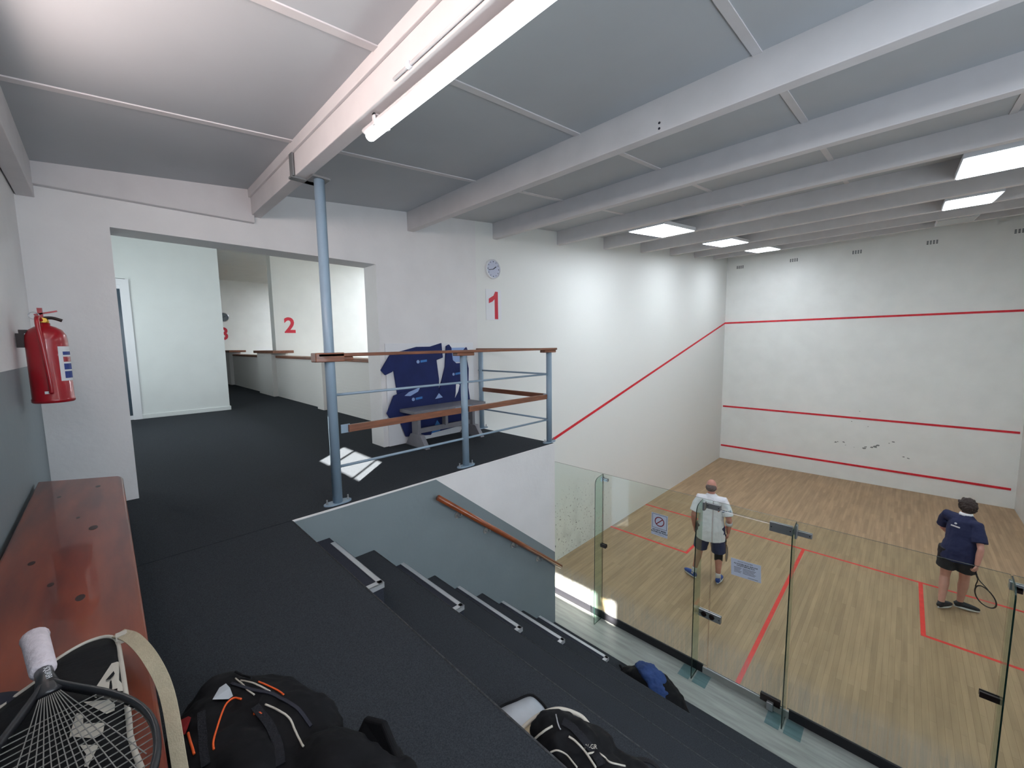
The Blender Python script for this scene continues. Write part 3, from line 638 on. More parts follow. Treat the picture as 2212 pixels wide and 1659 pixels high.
text('lettering', 'ALL PLAYERS MUST SIGN FOR', .018, 'ink', t, (0, -.0025, .045), RG, UZ, .0003, .0006); text('lettering', 'COURTS BEFORE PLAY', .018, 'ink', t, (0, -.0025, .025), RG, UZ, .0003, .0006)
bm = B()
for r_ in range(5):
    for a, b in ((-.12, -.04), (-.03, .10)): box(bm, a, b-.01*(r_ % 3), -.0026, -.002, .005-r_*.014, .009-r_*.014)
box(bm, .02, .12, -.0026, -.002, -.085, -.081); link('small_print', bm, 'ink', t)

# ================================================================== LONG BENCH, EXTINGUISHER
t = thing('long_bench', 'long reddish polished wooden bench along the back wall, at the left edge', 'bench', (0, 0, 0))
corner = [(1.10+.06*(1-math.sin(a)), -4.86-.06*(1-math.cos(a))) for a in (0, .4, .8, 1.2, PI/2)]
outl = [(.84, -5.205)]+[(1.045, -4.875), (1.075, -4.863), (1.12, -4.858)]+[(5.6, -4.858), (5.6, -5.205)]
ZB = ZP+.45
bevel(link('seat', prism(B(), [(x, y, ZB-.045) for x, y in outl], (0, 0, .045)), 'bench', t), .008, 3)
for x in (1.5, 3.2, 4.9): bevel(link('leg', bx(x, x+.06, -5.15, -4.92, ZP, ZB-.045), 'bench', t), .004)
bm = B()
for x, y, r in ((1.22, -4.96, .013), (1.95, -4.97, .018), (2.62, -4.99, .014), (1.3, -5.1, .010), (2.2, -5.12, .012), (2.45, -5.06, .01), (1.75, -5.02, .008)):
    prism(bm, [(x+r*math.cos(a*PI/5)*1.6, y+r*math.sin(a*PI/5)*.8, ZB-.0005) for a in range(10)], (0, 0, .001))
link('knot', bm, 'knot', t)['kind'] = 'stuff'
t = thing('fire_extinguisher', 'red fire extinguisher hanging on the back wall above the bench', 'fire extinguisher', (.82, -5.105, 3.69))
link('cylinder', lathe(B(), [(.080, 0), (.087, .006), (.087, .022), (.084, .026), (.084, .36), (.080, .39), (.066, .42), (.042, .438), (.022, .445), (.022, .46)], seg=40), 'red', t, smooth=True)
link('valve', lathe(B(), [(.018, .455), (.02, .47), (.014, .49)], seg=14), 'brass', t, smooth=True)
link('carry_handle', tube(B(), smooth_path([(-.0, -.02, .485), (0, .03, .49), (0, .07, .475)], 5), .009, 8), 'darkmetal', t, smooth=True)
link('lever', obox(obox(B(), (0, -.035, .505), (0, .055, .53), .02, .008), (0, -.01, .475), (0, -.012, .545), .02, .02), 'red', t)
link('safety_ring', tube(B(), [(.02, -.035+.02*math.cos(a*PI/6), .50+.02*math.sin(a*PI/6)) for a in range(12)], .0022, 6, closed=True), 'steel', t, smooth=True)
link('hose', tube(B(), smooth_path([(.025, -.01, .475), (.07, -.02, .49), (.10, -.02, .44), (.098, -.01, .30), (.095, 0, .12), (.092, 0, .06)], 6), .010, 10), 'red', t, smooth=True)
link('gauge', lathe(B(), [(.014, .02), (.014, .03)], (0, .0, .475), 14, 'x'), 'brass', t)
link('wall_hook', box(bx(-.012, .012, -.112, -.08, .32, .40), -.01, .01, -.10, -.02, .40, .42), 'darkmetal', t)
def curved(t, name, a0, a1, z0, z1, r, m):
    bm = B(); n = 8; vs = [[bm.verts.new((r*math.cos(a0+(a1-a0)*i/n), r*math.sin(a0+(a1-a0)*i/n), z)) for z in (z0, z1)] for i in range(n+1)]
    for a, b in zip(vs, vs[1:]): bm.faces.new((a[0], b[0], b[1], a[1]))
    return link(name, bm, m, t, smooth=True)
A = math.radians
lb = curved(t, 'label', A(30), A(104), .125, .325, .0850, 'white')
curved(t, 'label_panel', A(44), A(95), .275, .295, .0855, 'bluelabel'); curved(t, 'label_panel', A(44), A(95), .235, .265, .0855, 'red'); curved(t, 'label_panel', A(44), A(95), .19, .225, .0855, 'bluelabel'); curved(t, 'label_panel', A(44), A(95), .14, .18, .0855, 'bluelabel')
curved(t, 'sticker', A(-18), A(-6), .055, .07, .0855, 'white')

# ================================================================== RACKETS
def racket(root, m='racket', head_l=.34, head_w=.215, total=.685, gripm='grip', gr=.0165, strings=True, grip_len=.20, tear=False):
    """lies in the local XY plane, butt at the origin, pointing +X"""
    hc = total-head_l/2
    if tear:
        th = grip_len+.065; L_ = total-th
        def hw_at(t): return (head_w/2)*(math.sqrt(max(0, 1-((t-.60)/.40)**2)) if t > .60 else .09+.91*math.sin(t/.60*PI/2)**1.15)
        ts = [i/24 for i in range(25)]; up_ = [(th+L_*t, hw_at(t), 0) for t in ts]; oval = up_+[(x, -y, z) for x, y, z in up_[::-1][1:]]
        link('grip', tube(B(), [(0, 0, 0), (.008, 0, 0), (.02, 0, 0), (grip_len, 0, 0), (grip_len+.006, 0, 0)], [gr*.95, gr*1.15, gr*1.05, gr*.95, gr*.7], 16), gripm, root, smooth=True)
        link('shaft', tube(B(), [(grip_len-.005, 0, 0), (grip_len+.03, 0, 0), (th+.03, 0, 0)], [(.013, .012), (.013, .010), (.020, .009)], 12, side=(0, 1, 0)), m, root, smooth=True)
        link('frame', tube(B(), oval, [(.0095, .0055)]*len(oval), 10, closed=True, side=(0, 0, 1)), m, root, smooth=True)
        bm = B()
        for i in range(-6, 7):
            t1 = .99-.35*(i/7)**2*.9; y1_ = i/7*(head_w/2-.004)*.95
            while hw_at(t1)-.005 < abs(y1_) and t1 > .6: t1 -= .01
            obox(bm, (th+.035, i*.0022, .0006), (th+L_*t1, y1_, .0006), .0013, .0013)
        for i in range(19):
            t_ = .24+i*.038
            if hw_at(t_) > .02: h = hw_at(t_)-.004; obox(bm, (th+L_*t_, -h, -.0006), (th+L_*t_, h, -.0006), .0013, .0013)
        link('strings', bm, 'string', root)
        text('frame_lettering', 'SQUASH', .012, 'sock', root, (grip_len+.035, 0, .0105), (1, 0, 0), (0, 1, 0), .0004)
        return root
    link('grip', tube(B(), [(0, 0, 0), (.008, 0, 0), (.02, 0, 0), (grip_len, 0, 0), (grip_len+.006, 0, 0)], [gr*.95, gr*1.12, gr, gr*.92, gr*.7], 12), gripm, root, smooth=True)
    sh = grip_len+.005; th = total-head_l-.03
    link('shaft', tube(B(), [(sh-.01, 0, 0), (th-.06, 0, 0)], [(.011, .009), (.012, .009)], 10, side=(0, 1, 0)), m, root, smooth=True)
    oval = [(hc-head_l/2*math.cos(a)*(1 if math.cos(a) < 0 else 1.0), head_w/2*math.sin(a)*(1-.12*math.cos(a)), 0) for a in [2*PI*i/48 for i in range(48)]]
    link('frame', tube(B(), oval, [(.0055, .009)]*48, 10, closed=True, side=(0, 0, 1)), m, root, smooth=True)
    bm = B()
    for s in (-1, 1): tube(bm, smooth_path([(th-.07, s*.004, 0), (th-.03, s*.018, 0), (th+.02, s*.045, 0), (hc-head_l/2*.78, s*head_w/2*.66, 0)], 5), .0065, 8)
    link('throat', bm, m, root, smooth=True)
    if strings:
        bm = B(); ew, el = head_w/2-.004, head_l/2-.004
        for i in range(-7, 8):
            y = i*ew/8; h = el*math.sqrt(max(0, 1-(y/ew)**2)); obox(bm, (hc-h, y*.9, .0006), (hc+h, y, .0006), .0012, .0012)
        for i in range(-9, 10):
            x = i*el/10; h = ew*math.sqrt(max(0, 1-(x/el)**2)); obox(bm, (hc+x, -h, -.0006), (hc+x, h, -.0006), .0012, .0012)
        link('strings', bm, 'string', root)
    return root
def frame_on(o, origin, xdir, ydir):
    x = V(xdir).normalized(); y = V(ydir); y = (y-x*y.dot(x)).normalized(); z = x.cross(y); o.matrix_world = Matrix(((x.x, y.x, z.x, origin[0]), (x.y, y.y, z.y, origin[1]), (x.z, y.z, z.z, origin[2]), (0, 0, 0, 1)))

# ================================================================== BAGS
# racket cover lying on the bench
cv = thing('racket_cover', 'black racket cover with pale piping and big white letters, lying on the wooden bench', 'bag', (0, 0, 0))
oc = [(3.085, -5.035), (3.03, -5.02), (3.0, -4.99), (2.988, -4.958), (3.0, -4.928), (3.045, -4.912), (3.16, -4.907), (3.30, -4.903), (3.46, -4.90), (3.62, -4.91), (3.62, -5.15), (3.40, -5.14), (3.20, -5.10)]
oc = [(x, y) for x, y in oc]
def ztop(x): return ZB+.045+max(0, min(.045, (x-3.05)*.16))
ring = smooth_path([(x, y, 0) for x, y in oc], 4, closed=True); bm = B(); cx, cy_ = 3.32, -5.0
rows = []
for s, hh in ((.93, 0), (1, .25), (1, .75), (.96, .97), (.8, 1.06), (.45, 1.1), (.05, 1.12)):
    rows.append([bm.verts.new((cx+(p.x-cx)*s, cy_+(p.y-cy_)*s, ZB+.001+(ztop(p.x*s+cx*(1-s))-ZB)*hh)) for p in ring])
for a, b in zip(rows, rows[1:]):
    for i in range(len(a)): bm.faces.new((a[i], a[(i+1) % len(a)], b[(i+1) % len(a)], b[i]))
bm.faces.new(rows[0][::-1]); bm.faces.new(rows[-1])
body = link('body', bm, 'bagblack', cv, smooth=True); displace(body, .006, .09); bake(body)
link('piping', tube(B(), [V((cx+(p.x-cx)*.985, cy_+(p.y-cy_)*.985, ZB+(ztop(p.x)-ZB)*.97)) for p in ring], .0045, 8, closed=True), 'piping', cv, smooth=True)
def decal(name, o, pix, m, parent, off=.0025, sub=4):
    """flat lettering laid on the surface of a baked bag: outline in picture terms, dropped on the cloth"""
    h = hits(o, pix, off)
    if len(h) < 3: return
    bm = B(); vs = [bm.verts.new(p) for p in h]; f = bm.faces.new(vs); bmesh.ops.triangulate(bm, faces=[f])
    return link(name, bm, m, parent)
decal('letter', body, [(196, 1504), (240, 1436), (252, 1432), (262, 1433), (264, 1496), (252, 1496), (252, 1490), (214, 1500), (208, 1511)], 'piping', cv)
decal('letter_counter', body, [(228, 1474), (244, 1454), (246, 1460), (238, 1472)], 'bagblack', cv, .004)
decal('letter', body, [(180, 1519), (235, 1514), (247, 1524), (246, 1538), (230, 1545), (205, 1532)], 'piping', cv)
decal('letter', body, [(166, 1543), (180, 1546), (180, 1566), (226, 1564), (222, 1588), (205, 1598), (150, 1594), (156, 1572)], 'piping', cv)
decal('letter', body, [(172, 1612), (214, 1612), (190, 1659), (182, 1659), (186, 1632)], 'piping', cv)
sp_ = smooth_path([(3.02, -4.91, ZB+.05), (3.10, -4.885, ZB+.065), (3.20, -4.86, ZB+.055), (3.27, -4.842, ZB+.0), (3.36, -4.838, ZB-.10), (3.46, -4.836, ZB-.20), (3.58, -4.835, ZB-.26)], 6)
link('strap', ribbon(B(), sp_, .026, .003, (.35, .95, .25)), 'beige', cv)
link('strap_loop', bx(3.035, 3.055, -4.915, -4.895, ZB+.04, ZB+.06), 'piping', cv)
link('strap_buckle', bevel(link('tmp', bx(0, .05, -.004, .004, -.012, .012), 'white'), .003).data.id_data and bx(3.50, 3.53, -4.842, -4.83, ZB-.235, ZB-.19), 'white', cv)
bpy.data.objects.remove(bpy.data.objects['tmp'])
rk = thing('squash_racket', 'black squash racket with a white towel grip, lying on the racket cover', 'racket')
racket(rk, total=.66, head_w=.195, head_l=.35, gr=.020, grip_len=.162, tear=True)
frame_on(rk, (3.02, -5.04, 3.352), (.989, .146, .0), (-.146, .989, 0))
pc = thing('dark_pouch', 'small dark navy pouch on the bench beside the racket handle', 'pouch', (3.13, -5.09, ZB))
displace(remesh(link('body', ball(ball(B(), (0, 0, .035), (.05, .042, .035)), (.035, -.02, .03), (.04, .035, .028)), 'bagnavy', pc, smooth=True), .008, 3), .01, .05)
# sports bag on the carpet
sb = thing('sports_bag', 'large black sports bag with orange and white piping on the carpet before the bench', 'bag', (0, 0, 0))
bm = B(); R3 = lambda a: Matrix.Rotation(a, 3, 'Z')
ball(bm, (3.30, -4.72, ZP+.11), (.42, .15, .11), R3(.10)); ball(bm, (3.16, -4.62, ZP+.11), (.28, .12, .11), R3(.3)); ball(bm, (2.93, -4.71, ZP+.10), (.11, .09, .09)); ball(bm, (3.50, -4.57, ZP+.12), (.26, .12, .12), R3(.15))
ball(bm, (3.12, -4.78, ZP+.10), (.16, .07, .10), R3(.1)); box(bm, 3.0, 3.9, -4.76, -4.58, ZP+.004, ZP+.12)
capsule(bm, [(3.42, -4.47, ZP+.03), (3.50, -4.46, ZP+.10), (3.62, -4.47, ZP+.14)], [(.05, .02), (.07, .03), (.06, .03)], 10)
body = link('body', bm, 'bagblack', sb); remesh(body, .012, 5); displace(body, .045, .13); displace(body, .014, .045); bake(body)
for v in body.data.vertices: v.co.z = max(v.co.z, ZP+.002)
for pix, r, m in (([(508, 1467), (525, 1480), (535, 1492), (550, 1502)], .003, 'piping'), ([(520, 1471), (545, 1476), (565, 1485), (583, 1495)], .003, 'piping'),
                  ([(558, 1474), (580, 1483), (600, 1493), (613, 1502)], .003, 'orange'), ([(573, 1523), (600, 1535), (625, 1552), (636, 1575), (645, 1595), (656, 1613)], .0035, 'piping'),
                  ([(522, 1511), (505, 1509), (488, 1523), (477, 1548), (467, 1580), (461, 1605), (462, 1620)], .0035, 'orange'), ([(549, 1543), (560, 1541), (566, 1545)], .005, 'orange'),
                  ([(407, 1584), (412, 1605), (420, 1630)], .004, 'orange')):
    seam('piping', body, pix, r*.75, m, sb)
decal('white_panel', body, [(459, 1516), (474, 1490), (488, 1480), (497, 1490), (504, 1507), (494, 1514)], 'bagwhite', sb, .006)
decal('red_panel', body, [(385, 1563), (411, 1550), (415, 1556), (408, 1580), (404, 1590), (392, 1588)], 'redcloth', sb, .008)
def strap(name, body, pix, w, m, parent, up=.004):
    h = hits(body, [tuple(q)[:2] for q in smooth_path([(a, b, 0) for a, b in pix], 6)], up)
    if len(h) > 2: return link(name, ribbon(B(), h, w, .003, (h[-1]-h[0]).cross(V((0, 0, 1)))), m, parent)
strap('strap', body, [(552, 1528), (580, 1565), (598, 1610), (606, 1655)], .020, 'webbing', sb)
strap('strap', body, [(436, 1540), (438, 1580), (440, 1620), (446, 1655)], .018, 'webbing', sb)
strap('zip', body, [(500, 1478), (540, 1490), (590, 1502), (640, 1530), (672, 1570)], .008, 'ink', sb, .003)
fl = link('side_flap', prism(B(), [(3.33, -4.50, ZP+.03), (3.36, -4.435, ZP+.17), (3.44, -4.42, ZP+.20), (3.56, -4.43, ZP+.16), (3.66, -4.47, ZP+.06), (3.50, -4.52, ZP+.04)], (.0, -.018, .004)), 'bagblack', sb); bevel(fl, .008, 3)
hp = hits(body, [(505, 1458), (520, 1466), (545, 1471)], .01)
if len(hp) > 1: link('zip_pull', tube(B(), hp, .003, 6), 'bagblack', sb)
# bag on the upper tier
zt_ = 2.345
tb = thing('kit_bag', 'open black kit bag with a silver-white lid and beige panel on the upper carpeted tier', 'bag', (0, 0, 0))
bm = B(); ball(bm, (3.74, -3.78, zt_+.09), (.24, .11, .10), R3(.12)); ball(bm, (3.535, -3.755, zt_+.115), (.15, .10, .10), R3(.3)); ball(bm, (3.76, -3.66, zt_+.07), (.15, .06, .07), R3(.15)); ball(bm, (3.60, -3.68, zt_+.08), (.12, .08, .09))
box(bm, 3.52, 4.0, -3.8, -3.66, zt_+.004, zt_+.10); body = link('body', bm, 'bagblack', tb); remesh(body, .01, 4); displace(body, .035, .10); displace(body, .014, .035); bake(body)
for v in body.data.vertices: v.co.z = max(v.co.z, zt_+.002)
seam('piping', body, [(1194, 1569), (1175, 1580), (1155, 1597)], .004, 'piping', tb)
seam('piping', body, [(1228, 1591), (1245, 1603), (1265, 1626), (1287, 1659)], .004, 'piping', tb)
seam('piping', body, [(1190, 1625), (1205, 1621), (1225, 1632), (1247, 1659)], .003, 'piping', tb)
seam('piping', body, [(1270, 1629), (1290, 1627), (1305, 1636), (1318, 1648), (1350, 1656)], .003, 'piping', tb)
seam('clasp', body, [(1201, 1545), (1204, 1560), (1208, 1572), (1211, 1577)], .003, 'steel', tb)
lid = [V((3.20, -3.80, 2.40)), V((3.245, -3.72, 2.425)), V((3.275, -3.665, 2.43)), V((3.32, -3.655, 2.425)), V((3.37, -3.665, 2.42)), V((3.40, -3.71, 2.42)), V((3.44, -3.78, 2.43)), V((3.40, -3.86, 2.43)), V((3.30, -3.87, 2.41))]
lr = smooth_path(lid, 4, closed=True); bm = B(); vs = [bm.verts.new(p) for p in lr]; c0 = bm.verts.new(sum(lr, V())/len(lr)+V((0, 0, .015)))
for i in range(len(vs)): bm.faces.new((vs[i], vs[(i+1) % len(vs)], c0))
g = bmesh.ops.extrude_face_region(bm, geom=list(bm.faces)); bmesh.ops.translate(bm, vec=(0, 0, -.02), verts=[e for e in g['geom'] if isinstance(e, bmesh.types.BMVert)])
link('lid', bm, 'bagwhite', tb, smooth=True); link('lid_binding', tube(B(), lr, .0065, 8, closed=True), 'bagblack', tb, smooth=True)
link('beige_panel', ribbon(B(), smooth_path([(3.39, -3.87, 2.44), (3.42, -3.80, 2.475), (3.47, -3.725, 2.485), (3.53, -3.68, 2.475)], 6), .075, .012, (.8, -.6, .25)), 'beige', tb, smooth=True)
link('rolled_edge', tube(B(), smooth_path([(3.37, -3.83, 2.455), (3.40, -3.755, 2.485), (3.45, -3.685, 2.497), (3.52, -3.64, 2.485), (3.56, -3.635, 2.47)], 6), .008, 8), 'piping', tb, smooth=True)
strap('strap', body, [(1215, 1560), (1240, 1575), (1262, 1600), (1285, 1630), (1300, 1655)], .03, 'webbing', tb)
lab_ = hits(body, [(1275, 1619)], .003)
if lab_: text('letters', 'W-GR', .018, 'piping', tb, tuple(lab_[0]), (.75, .66, 0), (-.45, .5, .74), .0008)
link('loose_strap', ribbon(B(), smooth_path([(3.70, -3.60, 2.36), (3.74, -3.57, 2.40), (3.80, -3.55, 2.41), (3.88, -3.56, 2.37), (3.95, -3.58, 2.35)], 5), .035, .004, (.4, -.8, .45)), 'webbing', tb)
# dark bag with a blue garment on the lowest tier
zl = .47
bb = thing('gym_bag', 'slim black gym bag on the lowest carpeted tier', 'bag', (0, 0, 0))
bm = B(); capsule(bm, [(2.50, -1.32, zl+.09), (2.62, -1.30, zl+.11), (2.85, -1.28, zl+.12), (3.02, -1.30, zl+.08), (3.12, -1.33, zl+.04)], [(.09, .06), (.13, .11), (.14, .12), (.10, .07), (.05, .03)], 14, side=(0, 1, 0))
box(bm, 2.5, 3.0, -1.38, -1.22, zl+.004, zl+.1); body = link('body', bm, 'bagblack', bb); remesh(body, .01, 5); displace(body, .03, .10); bake(body)
for v in body.data.vertices: v.co.z = max(v.co.z, zl+.002)
link('handle', tube(B(), smooth_path([(2.49, -1.34, zl+.10), (2.43, -1.33, zl+.14), (2.42, -1.30, zl+.10), (2.46, -1.28, zl+.08)], 5), .012, 8), 'bagblack', bb, smooth=True)
link('tag', bx(3.08, 3.12, -1.40, -1.37, zl+.045, zl+.055), 'white', bb)
gm = thing('crumpled_garment', 'crumpled blue garment draped over the black gym bag on the lowest tier', 'garment', (0, 0, 0))
bm = B(); capsule(bm, [(2.60, -1.24, zl+.19), (2.70, -1.28, zl+.225), (2.81, -1.32, zl+.215), (2.89, -1.38, zl+.15), (2.93, -1.43, zl+.07)], [(.06, .035), (.10, .045), (.11, .05), (.09, .05), (.05, .04)], 14, side=(.6, .8, 0))
ball(bm, (2.80, -1.36, zl+.15), (.13, .06, .06), R3(-.3)); o = link('cloth', bm, 'towel', gm); remesh(o, .007, 2); displace(o, .03, .06)

# ================================================================== PEOPLE
def hand_parts(bm, wrist, fdir, pdir, curl, holding):
    """palm and five separate fingers; fdir along the hand, pdir toward the palm side"""
    f = V(fdir).normalized(); p = V(pdir); p = (p-f*p.dot(f)).normalized(); s = f.cross(p); w = V(wrist)
    capsule(bm, [w, w+f*.04, w+f*.082], [(.026, .019), (.038, .015), (.037, .014)], 12, side=s)
    for i, (o_, L_) in enumerate(((-.028, .068), (-.0095, .078), (.0095, .072), (.027, .056))):
        b = w+f*.085+s*o_; pts = [b-f*.02]; d = f.copy(); q = b.copy(); pts.append(q.copy())
        for k_ in range(3):
            ang = curl*(.5+k_*.35); d = (d*math.cos(ang)+p*math.sin(ang)).normalized() if k_ == 0 else (d*math.cos(ang)+(p*d.dot(f)-f*d.dot(p))*math.sin(ang)).normalized()
            q = q+d*L_/3; pts.append(q.copy())
        capsule(bm, pts, [.0095, .0092, .0088, .0082, .0075], 8)
    b = w+f*.028-s*.028; capsule(bm, [b, b-s*.022+f*.02+p*.008, b-s*.022+f*.048+p*.022, b-s*.012+f*.062+p*.032], [.013, .012, .010, .008], 8)
def person(name, label, loc, rz, J, K):
    root = thing(name, label, 'person', loc, rz)
    sk, bm = K['skin'], B()
    pel, wst, ch, nk = [V(J[k_]) for k_ in ('pelvis', 'waist', 'chest', 'neck')]; sd = K.get('side', V((1, 0, 0))); b_ = K.get('build', 1.0)
    capsule(bm, [pel+V((0, 0, -.04)), pel+V((0, 0, .06)), wst, ch, ch+(nk-ch)*.55, nk+V((0, 0, -.03))], [(.15*b_, .105*b_), (.155*b_, .11*b_), (.135*b_, .105*b_), (.165*b_, .115*b_), (.15*b_, .10*b_), (.075, .065)], 16, side=sd)
    hd = V(J['head']); fw = V(J['face']).normalized(); rt = fw.cross(V((0, 0, 1))).normalized(); upv = rt.cross(fw)
    capsule(bm, [nk+V((0, 0, -.03)), nk+(hd-nk)*.55], [.058, .055], 12)
    RM = Matrix((rt, fw, upv)).transposed()
    ball(bm, hd+upv*.02, (.076, .095, .105), RM, 20); ball(bm, hd+fw*.028-upv*.05, (.056, .06, .065), RM, 14)
    ball(bm, hd+fw*.098-upv*.015, (.013, .018, .024), RM, 8)
    ball(bm, hd+fw*.080-upv*.062, (.026, .014, .010), RM, 8)
    for s in (-1, 1): ball(bm, hd+rt*s*.078-upv*.01-fw*.005, (.012, .022, .032), RM, 10)
    for S_ in ('L', 'R'):
        sh, el, wr = V(J['sh'+S_]), V(J['el'+S_]), V(J['wr'+S_])
        capsule(bm, [sh, sh+(el-sh)*.4, el, el+(wr-el)*.35, wr], [.055*b_, .048*b_, .038*b_, .041*b_, .027], 12)
        tube(bm, [ch+(nk-ch)*.5, sh], [.075, .052], 10)
        hand_parts(bm, wr, J['hf'+S_], J['hp'+S_], K.get('curl'+S_, .5), False)
        hp_, kn, an = V(J['hp_'+S_]), V(J['kn'+S_]), V(J['an'+S_])
        capsule(bm, [hp_, hp_+(kn-hp_)*.4, hp_+(kn-hp_)*.85, kn, kn+(an-kn)*.3, kn+(an-kn)*.65, an], [.088*b_, .08*b_, .058, .054, .057, .043, .034], 14)
        toe = V(J['toe'+S_]); capsule(bm, [an+V((0, 0, -.02)), an+(toe-an)*.5+V((0, 0, -.035)), toe], [.032, .034, .028], 10)
    body = link('body', bm, sk, root); remesh(body, .0065, 3)
    return root, hd, fw, rt, upv, RM
def shoe(root, an, toe, m, sole='white'):
    an, toe = V(an), V(toe); g = V((an.x, an.y, .0)); d = V((toe.x-an.x, toe.y-an.y, 0)).normalized(); s = d.cross(V((0, 0, 1)))
    heel = g-d*.055; tip = g+d*.205; lift = an.z-.085
    bm = B(); tube(bm, [heel+V((0, 0, .04)), heel+d*.03+V((0, 0, .05)), g+d*.02+V((0, 0, .055)), g+d*.10+V((0, 0, .045)), g+d*.16+V((0, 0, .036)), tip+V((0, 0, .03))], [(.026, .03), (.037, .045), (.040, .045), (.046, .036), (.044, .028), (.026, .016)], 14, side=s)
    tube(bm, [g+V((0, 0, .06)), g+V((0, 0, .10))], [(.038, .042), (.036, .040)], 12)
    o = link('shoe', bm, m, root); remesh(o, .006, 3); o.location.z = max(0, lift)
    ol = []
    for a in range(24):
        q = 2*PI*a/24; c = math.cos(q); w = .043+.008*c-.012*max(0, -c); ol.append(g+d*(.075+c*.135)+s*math.sin(q)*w+V((0, 0, .001)))
    bevel(link('sole', prism(B(), ol, (0, 0, .024)), sole, o), .004)
    return o
# --- man in white, seen from behind, walking; local +Y is the way he faces
J = dict(pelvis=(.0, 0, .93), waist=(.0, .02, 1.07), chest=(.0, .05, 1.25), neck=(-.01, .06, 1.46), head=(-.015, .10, 1.575), face=(.12, 1, -.28),
         shL=(-.19, .03, 1.375), elL=(-.262, -.04, 1.10), wrL=(-.255, .07, .87), hfL=(.05, .25, -1), hpL=(1, .2, 0),
         shR=(.185, .03, 1.375), elR=(.262, -.05, 1.10), wrR=(.255, .03, .87), hfR=(-.02, .2, -1), hpR=(-1, .2, 0),
         hp_L=(-.095, 0, .90), knL=(-.155, .04, .49), anL=(-.235, -.04, .10), toeL=(-.33, .06, .04),
         hp_R=(.095, 0, .90), knR=(.13, .0, .48), anR=(.135, -.06, .10), toeR=(.175, .10, .04))
K = dict(skin='skin', build=1.12, curlL=.35, curlR=.85)
MAN = (2.235, 1.97, 0); root, hd, fw, rt, upv, RM = person('person', 'balding man in a white shirt and navy shorts on court, seen from behind', MAN, A(17), J, K)
bm = B(); c1 = 16
tube(bm, [(0, .0, .735), (0, 0, .90), (0, .02, 1.07), (0, .05, 1.25), (0, .055, 1.36), (-.008, .06, 1.425), (-.01, .065, 1.475)], [(.222, .185), (.212, .172), (.185, .152), (.195, .150), (.175, .128), (.12, .095), (.066, .066)], 20, side=(1, 0, 0))
for s in ('L', 'R'):
    a, b = V(J['sh'+s]), V(J['el'+s]); tube(bm, [V((0, .05, 1.36)), a, a+(b-a)*.35, a+(b-a)*.78], [.095, .082, .080, .082], 14)
shirt = link('shirt', bm, 'man_shirt', root); remesh(shirt, .008, 4); displace(shirt, .016, .10)
a, b = V(J['shR']), V(J['elR'])
o = link('sleeve_pattern', tube(B(), [a+(b-a)*.30, a+(b-a)*.72], [.088, .089], 16), 'skyblue', root); o.data.materials.clear(); o.data.materials.append(mat('blue_sleeve_print', (92, 112, 150), .8, noise=.5, nscale=14, c2=(170, 200, 214)))
o.modifiers.new('s', 'SUBSURF').levels = 1
bm = B()
for s, x in (('L', -1), ('R', 1)):
    h_, kn = V(J['hp_'+s]), V(J['kn'+s]); tube(bm, [h_+V((x*-.01, 0, .06)), h_+(kn-h_)*.35, h_+(kn-h_)*.92], [(.13, .125), (.115, .115), (.108, .108)], 16, side=(1, 0, 0))
tube(bm, [(0, 0, 1.0), (0, 0, .86)], [(.18, .135), (.185, .14)], 18, side=(1, 0, 0)); o = link('shorts', bm, 'shortsn', root); remesh(o, .008, 3); displace(o, .014, .08)
kn, an = V(J['knR']), V(J['anR']); link('knee_support', tube(B(), [kn+V((-.002, 0, .09)), kn+V((0, 0, .03)), kn+V((0, 0, -.03)), kn+V((0, -.006, -.10))], [.067, .062, .064, .062], 16), 'knee', root, smooth=True)
el, wr = V(J['elR']), V(J['wrR']); link('elbow_band', tube(B(), [el+(wr-el)*.12, el+(wr-el)*.34], [.052, .051], 14), 'sock', root, smooth=True)
for s in ('L', 'R'):
    an, kn = V(J['an'+s]), V(J['kn'+s]); link('sock', tube(B(), [an+V((0, 0, -.03)), an+(kn-an)*.16, an+(kn-an)*.2], [.043, .040, .041], 12), 'sock', root, smooth=True)
    shoe(root, J['an'+s], J['toe'+s], 'shoe')
bm = B(); ball(bm, hd-fw*.028-upv*.012, (.083, .082, .070), RM, 20); o = link('hair', bm, 'grayhair', root, smooth=True)
for x, z, w in ((-.01, 1.355, .03),): link('shirt_emblem', obox(B(), V((x-w, -.098, z)), V((x+w, -.098, z+.004)), .004, .006), 'ink', root)
bm = B(); pts = [V((.055+.05*math.cos(q), -.112, 1.255+.045*math.sin(q))) for q in (-.3, .1, .5, 1.0, 1.5, 2.0)]; tube(bm, pts, [.004, .008, .010, .010, .008, .004], 8); link('shirt_emblem', bm, 'orange', root)
mr_ = thing('squash_racket', 'brown-edged racket pointing down in the right hand of the man in white', 'racket'); racket(mr_, m='brass', head_w=.20, head_l=.32, gr=.013, gripm='ink')
mr_.data = None
for c in mr_.children:
    if c.name.startswith(('frame', 'shaft', 'throat')): c.data.materials.clear(); c.data.materials.append(mat('bronze_frame', (112, 84, 56), .4))
RZ = Matrix.Rotation(A(17), 3, 'Z'); hw_ = V(MAN)+RZ @ (V(J['wrR'])+V((-.03, .045, -.075)))
frame_on(mr_, hw_+RZ @ V((-.01, -.09, .05)), RZ @ V((.06, .42, -.70)), RZ @ V((.12, .80, .5)))
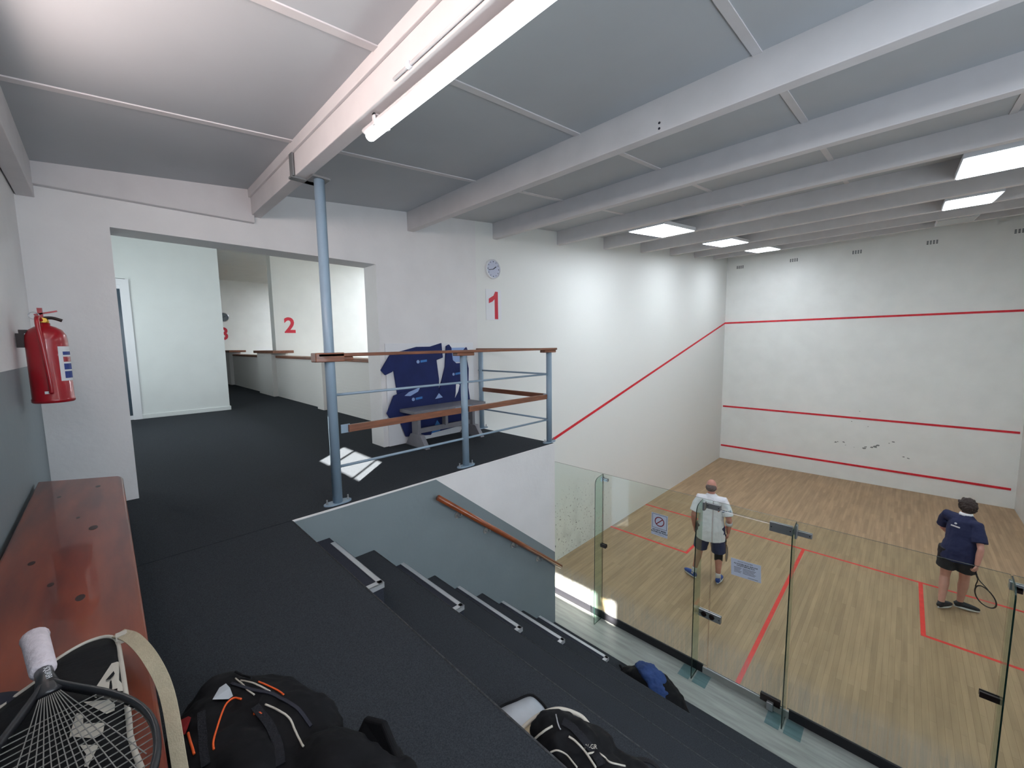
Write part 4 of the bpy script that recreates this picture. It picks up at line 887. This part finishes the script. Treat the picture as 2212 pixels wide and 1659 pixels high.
# --- young player in navy
J = dict(pelvis=(0, 0, .92), waist=(.02, .03, 1.06), chest=(.02, .08, 1.24), neck=(.03, .12, 1.45), head=(.03, .19, 1.555), face=(-.25, 1, -.45),
         shL=(-.165, .15, 1.385), elL=(-.20, .26, 1.13), wrL=(-.10, .42, .99), hfL=(.4, .6, -.6), hpL=(1, 0, .2),
         shR=(.155, .03, 1.335), elR=(.215, -.10, 1.07), wrR=(.195, -.10, .84), hfR=(-.02, .22, -1), hpR=(-1, .25, 0),
         hp_L=(-.09, 0, .89), knL=(-.11, .05, .48), anL=(-.11, -.05, .10), toeL=(-.05, .10, .04),
         hp_R=(.08, .02, .89), knR=(.075, .13, .48), anR=(.05, .17, .10), toeR=(.21, .23, .04))
K = dict(skin='skin2', build=.90, curlL=.5, curlR=.9)
BOY = (5.09, 3.57, 0); RB = A(-10)
root, hd, fw, rt, upv, RM = person('person', 'dark-haired player in a navy shirt and black shorts leaning forward at the right', BOY, RB, J, K)
bm = B(); tube(bm, [(0, .0, .80), (0, 0, .93), (.02, .03, 1.06), (.02, .08, 1.24), (.025, .10, 1.34), (.03, .115, 1.405), (.03, .12, 1.455)], [(.195, .165), (.185, .155), (.172, .146), (.172, .142), (.155, .125), (.11, .09), (.064, .062)], 20, side=(1, -.25, 0))
for s in ('L', 'R'):
    a, b = V(J['sh'+s]), V(J['el'+s]); tube(bm, [V((.025, .09, 1.34)), a, a+(b-a)*.35, a+(b-a)*.75], [.09, .076, .076, .080], 14)
o = link('shirt', bm, 'boy_shirt', root); remesh(o, .008, 4); displace(o, .016, .10)
link('collar', tube(B(), [(.03, .12, 1.435), (.03, .122, 1.475)], [(.078, .072), (.066, .062)], 18), 'white', root, smooth=True)
bm = B()
for s, x in (('L', -1), ('R', 1)):
    h_, kn = V(J['hp_'+s]), V(J['kn'+s]); tube(bm, [h_+V((x*-.01, 0, .06)), h_+(kn-h_)*.3, h_+(kn-h_)*.62], [(.12, .12), (.108, .112), (.108, .112)], 16, side=(1, 0, 0))
tube(bm, [(0, 0, 1.0), (0, 0, .86)], [(.16, .13), (.165, .132)], 18, side=(1, 0, 0)); o = link('shorts', bm, 'shortsb', root); remesh(o, .008, 3); displace(o, .014, .08)
for s in ('L', 'R'): shoe(root, J['an'+s], J['toe'+s], 'shoeb')
bm = B(); ball(bm, hd-fw*.036+upv*.002, (.096, .098, .118), RM, 22)
for i in range(26):
    q = V((random.uniform(-1, 1), random.uniform(-1, .35), random.uniform(-.35, 1))).normalized(); ball(bm, hd-fw*.02+upv*.02+RM @ V((q.x*.086, q.y*.092, q.z*.092)), .018, None, 8)
o = link('hair', bm, 'hair', root); remesh(o, .006, 1); displace(o, .03, .03)
bm = B(); ball(bm, (-.045, -.045, 1.335), (.014, .012, .014), None, 8); obox(bm, (-.09, -.05, 1.30), (-.0, -.066, 1.29), .012, .016); link('shirt_emblem', bm, 'sock', root)
br_ = thing('squash_racket', 'thin dark racket held low in the right hand of the player in navy', 'racket'); racket(br_, head_w=.20, head_l=.32, gr=.013, gripm='ink')
RZ = Matrix.Rotation(RB, 3, 'Z'); hw_ = V(BOY)+RZ @ (V(J['wrR'])+V((-.03, .05, -.075)))
frame_on(br_, hw_+RZ @ V((-.03, -.02, .09)), RZ @ V((.28, .18, -.90)), RZ @ V((.9, -.35, .25)))
